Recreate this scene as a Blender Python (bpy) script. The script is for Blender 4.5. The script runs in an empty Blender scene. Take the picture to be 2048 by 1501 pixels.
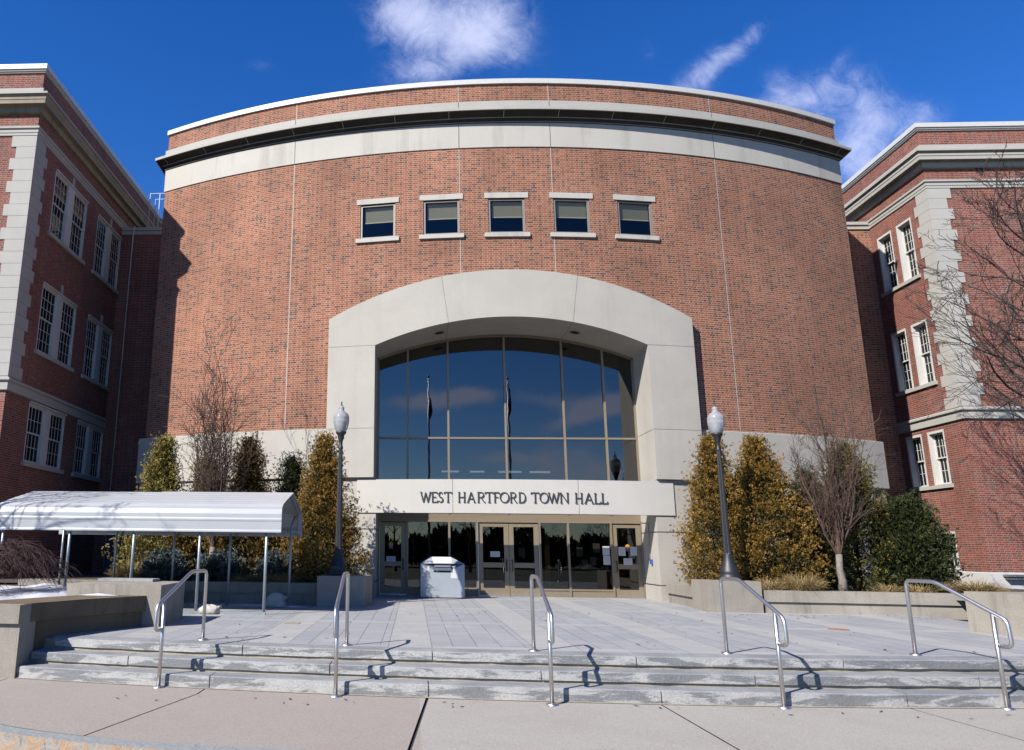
import bpy, math, random
import numpy as np
from mathutils import Vector, Matrix
R_=math.radians; PI=math.pi
random.seed(7); rng=np.random.default_rng(11)
scene=bpy.context.scene
COL=scene.collection
# ------------------------------------------------------------------ camera
PITCH,ROLL,YAW=0.22368,-0.01187,-0.05224
cam=bpy.data.cameras.new('camera'); camo=bpy.data.objects.new('camera',cam); COL.objects.link(camo)
c,s=math.cos(YAW),math.sin(YAW)
X=Vector((c,-s,0)); Yh=Vector((s,c,0)); Zu=Vector((0,0,1))
FW=Yh*math.cos(PITCH)+Zu*math.sin(PITCH); UP=-Yh*math.sin(PITCH)+Zu*math.cos(PITCH)
c,s=math.cos(ROLL),math.sin(ROLL)
r=X*c-UP*s; u=X*s+UP*c
m=Matrix(((r.x,u.x,-FW.x,-2.813),(r.y,u.y,-FW.y,0),(r.z,u.z,-FW.z,1.68),(0,0,0,1)))
camo.matrix_world=m
cam.sensor_width=36; cam.lens=26.626; cam.shift_x=0.1342; cam.shift_y=0.0039
cam.clip_start=0.1; cam.clip_end=3000
scene.camera=camo
# ------------------------------------------------------------------ world and sun
SUN_AZ,SUN_EL=45.5,39.0
world=bpy.data.worlds.new('World'); scene.world=world; world.use_nodes=True
scene.view_settings.view_transform='Standard'; scene.view_settings.look='None'
scene.view_settings.gamma=1; scene.view_settings.exposure=1.0

class N:
    """small node helper"""
    def __init__(s,nt): s.nt=nt; s.L=nt.links
    def n(s,t,**k):
        o=s.nt.nodes.new(t)
        for a,b in k.items(): setattr(o,a,b)
        return o
    def put(s,sock,v):
        if hasattr(v,'is_output') or isinstance(v,bpy.types.NodeSocket): s.L.new(v,sock)
        elif isinstance(v,(tuple,list)) and len(v)==3 and sock.type=='RGBA': sock.default_value=(*v,1)
        else: sock.default_value=v
    def m(s,op,a,b=None,c=None,clamp=False):
        o=s.n('ShaderNodeMath',operation=op,use_clamp=clamp); s.put(o.inputs[0],a)
        if b is not None: s.put(o.inputs[1],b)
        if c is not None: s.put(o.inputs[2],c)
        return o.outputs[0]
    def mix(s,f,a,b,bt='MIX'):
        o=s.n('ShaderNodeMix',data_type='RGBA',blend_type=bt); s.put(o.inputs[0],f); s.put(o.inputs[6],a); s.put(o.inputs[7],b); return o.outputs[2]
    def noise(s,vec,scale,detail=4,rough=.55,dist=0):
        o=s.n('ShaderNodeTexNoise'); 
        if vec is not None: s.L.new(vec,o.inputs['Vector'])
        o.inputs['Scale'].default_value=scale; o.inputs['Detail'].default_value=detail; o.inputs['Roughness'].default_value=rough; o.inputs['Distortion'].default_value=dist
        return o.outputs[0]
    def mr(s,v,a,b,c=0,d=1,smooth=False):
        o=s.n('ShaderNodeMapRange'); 
        if smooth: o.interpolation_type='SMOOTHSTEP'
        s.put(o.inputs[0],v); o.inputs[1].default_value=a; o.inputs[2].default_value=b; o.inputs[3].default_value=c; o.inputs[4].default_value=d; return o.outputs[0]
    def xyz(s,v):
        o=s.n('ShaderNodeSeparateXYZ'); s.L.new(v,o.inputs[0]); return o.outputs
    def comb(s,x,y,z):
        o=s.n('ShaderNodeCombineXYZ'); s.put(o.inputs[0],x); s.put(o.inputs[1],y); s.put(o.inputs[2],z); return o.outputs[0]
    def ramp(s,f,stops,interp='LINEAR'):
        o=s.n('ShaderNodeValToRGB'); s.put(o.inputs[0],f); e=o.color_ramp; e.interpolation=interp
        while len(e.elements)<len(stops): e.elements.new(.5)
        for k,(p,cc) in enumerate(stops): e.elements[k].position=p; e.elements[k].color=(*cc,1)
        return o.outputs[0]

wn=N(world.node_tree); world.node_tree.nodes.clear()
sky=wn.n('ShaderNodeTexSky',sky_type='NISHITA'); sky.sun_disc=False; sky.sun_elevation=R_(SUN_EL); sky.sun_rotation=R_(180+SUN_AZ)
sky.air_density=1.0; sky.dust_density=0.0; sky.ozone_density=5.0; sky.altitude=60
bg=wn.n('ShaderNodeBackground'); bg.inputs[1].default_value=0.067
out=wn.n('ShaderNodeOutputWorld'); wn.L.new(bg.outputs[0],out.inputs[0])
tc=wn.n('ShaderNodeTexCoord'); d=wn.xyz(tc.outputs['Generated'])
ay=wn.m('MAXIMUM',wn.m('ABSOLUTE',d[1]),0.02)
PX=wn.m('DIVIDE',d[0],ay); PZ=wn.m('DIVIDE',d[2],ay)
front=wn.m('GREATER_THAN',d[1],0.0)
pv=wn.comb(PX,PZ,wn.m('MULTIPLY',front,3.7))
n1=wn.noise(pv,7,7,.62,.6); n2=wn.noise(pv,26,9,.72,.8)
nn=wn.m('ADD',wn.m('MULTIPLY',n1,.6),wn.m('MULTIPLY',n2,.4))
def blob(cx,cz,rx,rz,ang,gain,fr):
    ca,sa=math.cos(ang),math.sin(ang)
    dx=wn.m('SUBTRACT',PX,cx); dz=wn.m('SUBTRACT',PZ,cz)
    a=wn.m('ADD',wn.m('MULTIPLY',dx,ca/rx),wn.m('MULTIPLY',dz,sa/rx)); b=wn.m('ADD',wn.m('MULTIPLY',dx,-sa/rz),wn.m('MULTIPLY',dz,ca/rz))
    e=wn.m('MULTIPLY',wn.m('ADD',wn.m('MULTIPLY',a,a),wn.m('MULTIPLY',b,b)),-1.0)
    g=wn.m('MULTIPLY',wn.m('POWER',2.718,e),gain)
    return wn.m('MULTIPLY',g,front if fr else wn.m('SUBTRACT',1.0,front))
B=[(.00,.80,.06,.05,.3,1.1,1),(.06,.755,.085,.045,-.35,1.1,1),(.12,.79,.06,.05,0,.75,1),(.015,.70,.05,.024,.1,1.0,1),(.075,.72,.05,.03,.9,.55,1),
   (.43,.69,.07,.020,.75,.85,1),(.49,.74,.05,.014,.75,.6,1),(.57,.645,.08,.03,.35,.85,1),(.61,.69,.04,.01,.9,.35,1),(.63,.54,.045,.07,.2,1.15,1),(.70,.60,.05,.03,.3,.7,1),(.53,.655,.03,.03,.9,.5,1),(.655,.625,.03,.03,.5,.7,1),(.345,.725,.012,.02,0,.3,1),(-.23,.715,.02,.012,0,.22,1),(-.33,.64,.02,.01,0,.15,1),
   (.03,.198,.055,.012,.08,1.9,0),(.08,.207,.035,.010,0,1.5,0),(.18,.197,.05,.012,-.2,1.1,0),(.27,.195,.05,.014,0,1.8,0),(.22,.176,.055,.012,.3,1.8,0),(.12,.122,.04,.010,0,1.4,0),(.20,.125,.06,.02,.2,1.1,0),(.25,.105,.07,.016,.1,1.4,0),(-.4,.25,.2,.03,0,.5,0),(.5,.2,.12,.04,0,.7,0)]
tot=None
for b in B:
    v=blob(*b); tot=v if tot is None else wn.m('ADD',tot,v)
cm=wn.mr(wn.m('ADD',tot,wn.m('MULTIPLY',wn.m('SUBTRACT',nn,.5),wn.mr(tot,0,.35,0,3.7))),.02,1.9,0,.72,True)
skyc=wn.n('ShaderNodeHueSaturation'); skyc.inputs['Saturation'].default_value=1.29; skyc.inputs['Value'].default_value=1.3; skyc.inputs['Hue'].default_value=.515; wn.L.new(sky.outputs[0],skyc.inputs['Color'])
cc=wn.mix(cm,skyc.outputs[0],(6.5,6.9,9.2))
wn.L.new(cc,bg.inputs[0])
sun=bpy.data.lights.new('sun','SUN'); sun.energy=5.0; sun.angle=R_(.53); sun.color=(1,.95,.87)
suno=bpy.data.objects.new('sun',sun); COL.objects.link(suno)
sd=Vector((math.sin(R_(SUN_AZ))*math.cos(R_(SUN_EL)),math.cos(R_(SUN_AZ))*math.cos(R_(SUN_EL)),-math.sin(R_(SUN_EL))))
suno.rotation_euler=sd.to_track_quat('-Z','Y').to_euler(); suno.location=(-20,-20,25)

# ------------------------------------------------------------------ materials
def newmat(name):
    mt=bpy.data.materials.new(name); mt.use_nodes=True; nt=mt.node_tree
    return mt,N(nt),nt.nodes['Principled BSDF']
def simple(name,col,rough=.6,metal=0,var=0,scale=8,bump=0,spec=.5):
    mt,k,p=newmat(name); p.inputs['Roughness'].default_value=rough; p.inputs['Metallic'].default_value=metal; p.inputs['Specular IOR Level'].default_value=spec
    if var or bump:
        t=k.n('ShaderNodeTexCoord').outputs['Object']; nz=k.noise(t,scale,5)
        if var:
            f=k.mr(nz,.3,.7,1-var,1+var); k.L.new(k.mix(1,(*col,),k.comb(f,f,f),'MULTIPLY'),p.inputs['Base Color'])
        else: p.inputs['Base Color'].default_value=(*col,1)
        if bump:
            b=k.n('ShaderNodeBump'); b.inputs['Strength'].default_value=bump; b.inputs['Distance'].default_value=.02; k.L.new(nz,b.inputs['Height']); k.L.new(b.outputs[0],p.inputs['Normal'])
    else: p.inputs['Base Color'].default_value=(*col,1)
    return mt
def brick(name,cols,mortar,PER=.30,H=.0667,dirt=.25,efflo=.0):
    mt,k,p=newmat(name); p.inputs['Roughness'].default_value=.85; p.inputs['Specular IOR Level'].default_value=.25
    uv=k.n('ShaderNodeUVMap'); x=k.xyz(uv.outputs[0])
    vv=k.m('DIVIDE',x[1],H); row=k.m('FLOOR',vv); fv=k.m('FRACT',vv)
    t=k.m('ADD',k.m('DIVIDE',x[0],PER),k.m('MULTIPLY',k.m('FLOORED_MODULO',row,2.0),.5)); cell=k.m('FLOOR',t); f=k.m('FRACT',t)
    hd=k.m('GREATER_THAN',f,.66)
    mw=.0065
    du=k.m('MULTIPLY',k.m('MINIMUM',k.m('MINIMUM',f,k.m('SUBTRACT',1.0,f)),k.m('ABSOLUTE',k.m('SUBTRACT',f,.66))),PER)
    dv=k.m('MULTIPLY',k.m('MINIMUM',fv,k.m('SUBTRACT',1.0,fv)),H)
    mo=k.mr(k.m('MINIMUM',du,dv),mw*.55,mw*1.25,1,0)
    wnz=k.n('ShaderNodeTexWhiteNoise',noise_dimensions='3D'); k.L.new(k.comb(k.m('ADD',k.m('MULTIPLY',cell,2.0),hd),row,.5),wnz.inputs['Vector'])
    rv=k.m('ADD',k.m('MULTIPLY',wnz.outputs['Value'],.93),k.m('MULTIPLY',hd,.16),clamp=True)
    bc=k.ramp(rv,cols,'LINEAR')
    geo=k.n('ShaderNodeNewGeometry').outputs['Position']
    g=k.noise(geo,60,3,.7); bc=k.mix(1,bc,k.comb(*[k.mr(g,.3,.7,.8,1.2)]*3),'MULTIPLY')
    base=k.mix(mo,bc,mortar)
    big=k.noise(geo,.45,5,.6); base=k.mix(1,base,k.comb(*[k.mr(big,.3,.7,1-dirt,1+dirt*.6)]*3),'MULTIPLY')
    # streaks of rain dirt, long in z
    st=k.noise(k.comb(k.m('MULTIPLY',x[0],1.6),k.m('MULTIPLY',x[1],.12),0.0),1.5,6,.65); base=k.mix(1,base,k.comb(*[k.mr(st,.35,.75,1.06,.82)]*3),'MULTIPLY')
    if efflo:
        ef=k.mr(k.noise(geo,1.3,6,.7),.60,.75,0,efflo); base=k.mix(ef,base,(.55,.5,.46))
    k.L.new(base,p.inputs['Base Color'])
    b=k.n('ShaderNodeBump'); b.inputs['Strength'].default_value=.5; b.inputs['Distance'].default_value=.006
    k.L.new(k.m('ADD',k.m('SUBTRACT',1.0,mo),k.m('MULTIPLY',g,.4)),b.inputs['Height']); k.L.new(b.outputs[0],p.inputs['Normal'])
    return mt
def concrete(name,col,streak=.15,blotch=.12,pit=.15,rough=.8,stain=(.25,.22,.18),fine=40,streakscale=2.2,topdark=None):
    mt,k,p=newmat(name); p.inputs['Roughness'].default_value=rough; p.inputs['Specular IOR Level'].default_value=.3
    geo=k.n('ShaderNodeNewGeometry').outputs['Position']; x=k.xyz(geo)
    big=k.noise(geo,.8,6,.62,.4); f=k.mr(big,.3,.7,1-blotch,1+blotch*.5)
    fn=k.noise(geo,fine,3,.7); f=k.m('MULTIPLY',f,k.mr(fn,.3,.7,1-pit*.5,1+pit*.4))
    base=k.mix(1,col,k.comb(f,f,f),'MULTIPLY')
    if streak:
        sv=k.comb(x[0],x[1],k.m('MULTIPLY',x[2],.09)); st=k.noise(sv,streakscale,5,.7)
        base=k.mix(k.mr(st,.52,.78,0,streak),base,stain)
    k.L.new(base,p.inputs['Base Color'])
    b=k.n('ShaderNodeBump'); b.inputs['Strength'].default_value=.25; b.inputs['Distance'].default_value=.01; k.L.new(fn,b.inputs['Height']); k.L.new(b.outputs[0],p.inputs['Normal'])
    return mt
M={}
M['brick']=brick('drum_brick',[(0,(.33,.098,.053)),(.28,(.42,.142,.076)),(.52,(.36,.110,.060)),(.68,(.46,.180,.105)),(.80,(.29,.094,.056)),(.91,(.16,.072,.056)),(1,(.11,.070,.062))],(.60,.47,.36),dirt=.24,efflo=.06)
M['oldbrick']=brick('old_brick',[(0,(.28,.062,.046)),(.35,(.34,.098,.070)),(.6,(.28,.068,.052)),(.75,(.38,.14,.105)),(.88,(.19,.062,.055)),(1,(.14,.11,.115))],(.48,.37,.30),PER=.32,dirt=.18,efflo=.25)
M['cast']=concrete('cast_stone',(.60,.565,.505),.32,.09,.12,stain=(.40,.37,.32),streakscale=1.3)
M['frieze']=concrete('frieze_stone',(.66,.63,.575),.6,.06,.08,stain=(.22,.20,.18),streakscale=1.1)
M['beam']=concrete('lettered_beam_stone',(.72,.69,.635),.18,.05,.06,stain=(.55,.52,.47))
M['lime']=concrete('limestone_trim',(.58,.56,.52),.12,.08,.10,stain=(.35,.33,.3))
M['whitebase']=concrete('painted_base',(.70,.70,.70),.1,.05,.05,stain=(.5,.48,.46))
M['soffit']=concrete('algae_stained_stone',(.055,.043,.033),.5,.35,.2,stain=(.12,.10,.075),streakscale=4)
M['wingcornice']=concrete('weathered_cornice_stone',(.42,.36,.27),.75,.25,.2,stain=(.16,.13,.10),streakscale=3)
M['planter']=concrete('weathered_planter_concrete',(.43,.39,.33),.75,.22,.35,stain=(.17,.15,.125),streakscale=5,fine=55)
M['wetplanter']=concrete('damp_planter_concrete',(.22,.165,.105),.85,.35,.35,stain=(.09,.065,.042),streakscale=3.5,fine=55)
M['coping']=simple('white_metal_coping',(.80,.79,.76),.45,var=.04)
M['joint']=simple('joint_line',(.22,.20,.17),.9)
M['caulk']=simple('light_caulk',(.62,.58,.52),.9)
M['frame']=simple('bronze_anodised_frame',(.36,.29,.205),.45,.25,var=.06)
M['greyframe']=simple('grey_window_frame',(.38,.33,.29),.5,.2)
M['whitepaint']=simple('white_window_paint',(.78,.77,.74),.55,var=.05)
M['steel']=simple('brushed_steel',(.66,.64,.63),.40,1,var=.06,scale=30)
M['galv']=simple('galvanised_steel',(.50,.56,.60),.45,.55,var=.10,scale=25)
M['blackmetal']=simple('black_painted_iron',(.022,.022,.026),.5,.0,var=.15,bump=.1)
M['paper']=simple('paper',(.80,.80,.82),.7)
M['papertan']=simple('paper_cream',(.30,.29,.22),.7)
M['ink']=simple('printed_ink',(.25,.25,.40),.7)
M['letters']=simple('lettering_metal',(.10,.10,.095),.4,.5)
M['blue']=simple('sticker_blue',(.05,.12,.5),.5)
M['gold']=simple('sticker_gold',(.75,.35,.03),.5)
M['blind']=simple('window_blind',(.56,.54,.38),.7)
M['dark']=simple('dark_interior',(.012,.012,.014),.9)
M['bin']=simple('bin_pale_paint',(.50,.545,.60),.42,.2,var=.05,scale=3)
M['bindark']=simple('bin_chute_paint',(.20,.22,.27),.5,.2)
M['mulch']=simple('mulch',(.07,.05,.038),1,var=.5,scale=20,bump=.8)
M['sack']=simple('woven_sandbag',(.62,.59,.54),.9,var=.15,scale=12,bump=.8)
M['rust']=simple('rusty_cover',(.42,.20,.10),.8,var=.3,scale=30)
M['tancover']=simple('tan_cover',(.40,.33,.24),.8,var=.2,scale=30)
M['slab']=simple('grey_stone_slab',(.42,.42,.42),.7,var=.15)
M['wood']=simple('flagpole_metal',(.35,.35,.36),.4,.6)
M['flag']=simple('flag_cloth',(.25,.03,.05),.8)
M['ceil']=simple('portal_can_trim',(.30,.28,.25),.6)
def glass(name,tint,refl,ior=1.5,transp=True,rcol=(1,1,1)):
    mt=bpy.data.materials.new(name); mt.use_nodes=True; nt=mt.node_tree; nt.nodes.clear(); k=N(nt)
    g=k.n('ShaderNodeBsdfGlossy'); g.inputs['Roughness'].default_value=.0; g.inputs['Color'].default_value=(*rcol,1)
    if transp: t=k.n('ShaderNodeBsdfTransparent')
    else: t=k.n('ShaderNodeBsdfDiffuse')
    t.inputs[0].default_value=(*tint,1)
    gg=k.n('ShaderNodeNewGeometry'); dt=k.n('ShaderNodeVectorMath',operation='DOT_PRODUCT'); k.L.new(gg.outputs['Incoming'],dt.inputs[0]); k.L.new(gg.outputs['Normal'],dt.inputs[1])
    f0=((ior-1)/(ior+1))**2; cs=k.m('SUBTRACT',1.0,k.m('ABSOLUTE',dt.outputs['Value']),clamp=True)
    f=k.m('ADD',k.m('MULTIPLY',k.m('POWER',cs,5.0),1-f0),f0+refl,clamp=True)
    mx=k.n('ShaderNodeMixShader'); k.L.new(f,mx.inputs[0]); k.L.new(t.outputs[0],mx.inputs[1]); k.L.new(g.outputs[0],mx.inputs[2])
    o=k.n('ShaderNodeOutputMaterial'); k.L.new(mx.outputs[0],o.inputs[0])
    if transp:  # slight waviness of real panes
        pass
    geo=k.n('ShaderNodeNewGeometry').outputs['Position']; nz=k.noise(geo,.9,2); b=k.n('ShaderNodeBump'); b.inputs['Strength'].default_value=.02; b.inputs['Distance'].default_value=.05
    k.L.new(nz,b.inputs['Height']); k.L.new(b.outputs[0],g.inputs['Normal'])
    return mt
M['glass']=glass('tinted_glass',(.05,.055,.065),.06,1.6)
M['doorglass']=glass('door_glass',(.32,.32,.32),.03,1.5)
M['pane']=glass('old_window_pane',(.008,.009,.011),.0,1.33,False)
M['drumpane']=glass('small_window_pane',(.80,.80,.78),.0,1.5)
# globe of the lamps
mt,k,p=newmat('lamp_globe'); p.inputs['Base Color'].default_value=(.80,.82,.86,1); p.inputs['Roughness'].default_value=.12; p.inputs['Transmission Weight'].default_value=.55; p.inputs['IOR'].default_value=1.3
M['globe']=mt
# paving
def paving():
    mt,k,p=newmat('plaza_pavers'); p.inputs['Roughness'].default_value=.75
    geo=k.n('ShaderNodeNewGeometry').outputs['Position']; x=k.xyz(geo)
    # light bands running to the door and across
    bu=k.m('FRACT',k.m('DIVIDE',k.m('ADD',x[0],.9+1.95*10+.29),1.95)); band=k.m('LESS_THAN',bu,.58/1.95)
    bv=k.m('FRACT',k.m('DIVIDE',k.m('SUBTRACT',x[1],10.42),3.6)); band2=k.m('LESS_THAN',bv,.30/3.6)
    isb=k.m('MAXIMUM',band,band2)
    # stones
    sx=k.m('DIVIDE',x[0],.325); row=k.m('FLOOR',sx); sy=k.m('ADD',k.m('DIVIDE',x[1],.62),k.m('MULTIPLY',k.m('FLOORED_MODULO',row,2.0),.5))
    jx=k.m('MINIMUM',k.m('FRACT',sx),k.m('SUBTRACT',1.0,k.m('FRACT',sx))); jy=k.m('MINIMUM',k.m('FRACT',sy),k.m('SUBTRACT',1.0,k.m('FRACT',sy)))
    jd=k.m('MINIMUM',k.m('MULTIPLY',jx,.325),k.m('MULTIPLY',jy,.62))
    jt=k.mr(jd,.003,.008,1,0)
    ty=k.m('DIVIDE',x[1],.30); jb=k.mr(k.m('MULTIPLY',k.m('MINIMUM',k.m('FRACT',ty),k.m('SUBTRACT',1.0,k.m('FRACT',ty))),.3),.003,.007,.6,0)
    eb=k.m('MINIMUM',k.m('ABSOLUTE',k.m('SUBTRACT',bu,.58/1.95)),k.m('MINIMUM',bu,k.m('SUBTRACT',1.0,bu))); je=k.mr(k.m('MULTIPLY',eb,1.95),.003,.010,1,0)
    w=k.n('ShaderNodeTexWhiteNoise'); k.L.new(k.comb(row,k.m('FLOOR',sy),0.0),w.inputs['Vector'])
    field=k.ramp(w.outputs['Value'],[(0,(.38,.395,.42)),(.4,(.41,.42,.44)),(.75,(.44,.445,.46)),(1,(.40,.41,.43))])
    w2=k.n('ShaderNodeTexWhiteNoise'); k.L.new(k.comb(k.m('FLOOR',ty),k.m('FLOOR',k.m('DIVIDE',x[0],.6)),0.0),w2.inputs['Vector'])
    light=k.ramp(w2.outputs['Value'],[(0,(.46,.46,.455)),(1,(.52,.515,.50))])
    n1=k.noise(geo,1.1,7,.68,.6); n2=k.noise(geo,35,4,.7)
    colr=k.mix(isb,field,light)
    jj=k.mix(isb,k.comb(jt,jt,jt),k.comb(jb,jb,jb)); jj=k.m('MAXIMUM',k.xyz(jj)[0],k.m('MULTIPLY',je,.8))
    colr=k.mix(k.m('MULTIPLY',jj,.75),colr,(.13,.13,.135))
    colr=k.mix(k.mr(n1,.50,.72,0,.55),colr,(.56,.56,.57))      # pale salt film
    colr=k.mix(1,colr,k.comb(*[k.mr(n2,.3,.7,.88,1.1)]*3),'MULTIPLY')
    k.L.new(colr,p.inputs['Base Color'])
    b=k.n('ShaderNodeBump'); b.inputs['Strength'].default_value=.4; b.inputs['Distance'].default_value=.008; k.L.new(k.m('ADD',k.m('SUBTRACT',1.0,jj),k.m('MULTIPLY',n2,.4)),b.inputs['Height']); k.L.new(b.outputs[0],p.inputs['Normal'])
    return mt
M['paving']=paving()
def stepstone():
    mt,k,p=newmat('bluestone_steps'); p.inputs['Roughness'].default_value=.75
    geo=k.n('ShaderNodeNewGeometry'); pos=geo.outputs['Position']; x=k.xyz(pos)
    a=k.noise(k.comb(k.m('MULTIPLY',x[0],1.0),x[1],k.m('MULTIPLY',x[2],5.0)),1.7,8,.68,.5); b_=k.noise(pos,45,4,.75)
    nz=k.xyz(geo.outputs['Normal'])[2]; top=k.m('GREATER_THAN',nz,.7)
    side=k.mix(k.mr(a,.455,.545,0,1,True),(.255,.265,.275),(.56,.555,.54)); topc=k.mix(k.mr(a,.4,.62,0,1),(.29,.305,.325),(.43,.44,.45))
    colr=k.mix(top,side,topc)
    colr=k.mix(1,colr,k.comb(*[k.mr(b_,.28,.72,.72,1.2)]*3),'MULTIPLY')
    k.L.new(colr,p.inputs['Base Color'])
    b=k.n('ShaderNodeBump'); b.inputs['Strength'].default_value=.7; b.inputs['Distance'].default_value=.012; k.L.new(b_,b.inputs['Height']); k.L.new(b.outputs[0],p.inputs['Normal'])
    return mt
M['step']=stepstone()
M['mortar']=simple('tan_mortar',(.44,.38,.29),.9,var=.2,scale=10)
def sidewalk():
    mt,k,p=newmat('exposed_aggregate_sidewalk'); p.inputs['Roughness'].default_value=.85
    pos=k.n('ShaderNodeNewGeometry').outputs['Position']; x=k.xyz(pos)
    a=k.noise(pos,.6,7,.65,.5); b_=k.noise(pos,70,4,.8); c_=k.noise(pos,2.4,6,.7)
    # slabs cast at different times
    wl=k.m('GREATER_THAN',x[0],-2.74)
    col0=k.mix(wl,(.46,.41,.36),(.515,.485,.435))
    col0=k.mix(k.mr(a,.45,.7,0,.5),col0,(.42,.36,.32)); col0=k.mix(k.mr(c_,.55,.75,0,.35),col0,(.50,.36,.27))
    vor=k.n('ShaderNodeTexVoronoi'); k.L.new(pos,vor.inputs['Vector']); vor.inputs['Scale'].default_value=110
    sp=k.xyz(vor.outputs['Color'])[0]
    col0=k.mix(1,col0,k.comb(*[k.mr(sp,0,1,.80,1.14)]*3),'MULTIPLY'); col0=k.mix(1,col0,k.comb(*[k.mr(b_,.25,.75,.72,1.22)]*3),'MULTIPLY')
    k.L.new(col0,p.inputs['Base Color'])
    b=k.n('ShaderNodeBump'); b.inputs['Strength'].default_value=.5; b.inputs['Distance'].default_value=.006; k.L.new(b_,b.inputs['Height']); k.L.new(b.outputs[0],p.inputs['Normal'])
    return mt
M['sidewalk']=sidewalk()
def granite():
    mt,k,p=newmat('granite_kerb'); p.inputs['Roughness'].default_value=.7
    geo=k.n('ShaderNodeNewGeometry'); pos=geo.outputs['Position']; nz=k.xyz(geo.outputs['Normal'])[2]; top=k.m('GREATER_THAN',nz,.7)
    x=k.xyz(pos); a=k.noise(k.comb(x[0],x[1],k.m('MULTIPLY',x[2],.6)),9,5,.7,.8); b_=k.noise(pos,90,3,.8)
    side=k.ramp(a,[(.30,(.20,.19,.18)),(.45,(.42,.38,.33)),(.58,(.50,.30,.15)),(.75,(.60,.52,.42))]); colr=k.mix(top,side,(.36,.38,.38))
    colr=k.mix(1,colr,k.comb(*[k.mr(b_,.28,.72,.75,1.2)]*3),'MULTIPLY'); k.L.new(colr,p.inputs['Base Color'])
    b=k.n('ShaderNodeBump'); b.inputs['Strength'].default_value=.8; b.inputs['Distance'].default_value=.03; k.L.new(a,b.inputs['Height']); k.L.new(b.outputs[0],p.inputs['Normal'])
    return mt
M['granite']=granite()
M['asphalt']=simple('asphalt',(.05,.05,.052),.9,var=.2,scale=40,bump=.3)
M['grass']=simple('dormant_grass',(.10,.095,.05),1,var=.35,scale=3)
M['snow']=simple('snow',(.80,.82,.88),.6,var=.04,scale=5,bump=.5)
def roofmat():
    mt=simple('white_ribbed_steel',(.60,.62,.64),.40,.1,var=.04,scale=2); return mt
M['roof']=roofmat()
def leafmat(name,cols,tr=.15,scale=3.0):
    mt,k,p=newmat(name); p.inputs['Roughness'].default_value=.6; p.inputs['Specular IOR Level'].default_value=.25
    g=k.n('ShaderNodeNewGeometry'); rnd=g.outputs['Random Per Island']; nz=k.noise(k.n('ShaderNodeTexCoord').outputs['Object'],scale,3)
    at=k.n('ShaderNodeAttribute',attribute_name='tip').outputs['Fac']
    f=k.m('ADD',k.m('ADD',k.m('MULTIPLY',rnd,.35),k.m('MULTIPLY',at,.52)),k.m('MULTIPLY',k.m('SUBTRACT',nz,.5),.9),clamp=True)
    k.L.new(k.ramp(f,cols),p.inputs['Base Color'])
    return mt
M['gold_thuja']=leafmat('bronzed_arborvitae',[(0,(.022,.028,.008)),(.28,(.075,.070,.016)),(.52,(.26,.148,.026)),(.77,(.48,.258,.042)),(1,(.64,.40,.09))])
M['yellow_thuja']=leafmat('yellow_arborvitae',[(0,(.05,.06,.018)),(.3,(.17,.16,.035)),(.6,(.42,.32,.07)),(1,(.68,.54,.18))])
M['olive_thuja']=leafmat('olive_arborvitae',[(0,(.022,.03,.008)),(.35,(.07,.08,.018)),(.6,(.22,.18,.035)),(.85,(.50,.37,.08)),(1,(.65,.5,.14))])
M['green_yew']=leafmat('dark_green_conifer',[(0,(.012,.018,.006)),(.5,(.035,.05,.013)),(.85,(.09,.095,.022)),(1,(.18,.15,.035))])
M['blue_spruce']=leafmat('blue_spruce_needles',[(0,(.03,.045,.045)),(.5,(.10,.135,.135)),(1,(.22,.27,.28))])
M['tan_grass']=leafmat('tan_dry_grass',[(0,(.20,.13,.05)),(.5,(.44,.31,.13)),(1,(.66,.52,.28))])
M['bark']=simple('brown_twig_bark',(.115,.065,.048),.85,var=.3,scale=15)
M['greybark']=simple('grey_bark',(.26,.23,.20),.85,var=.3,scale=12)
M['darkbark']=simple('dark_bark',(.04,.032,.03),.85,var=.3,scale=12)
M['redtwig']=simple('reddish_twig_bark',(.075,.030,.027),.8,var=.3,scale=15)
M['woods']=simple('added_woods_dark',(.035,.028,.022),1,var=.4,scale=2)
def interior_emit():
    mt,k,p=newmat('ceiling_tube_light'); p.inputs['Emission Color'].default_value=(1,.95,.8,1); p.inputs['Emission Strength'].default_value=1.6; return mt
M['tube']=interior_emit()

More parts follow.
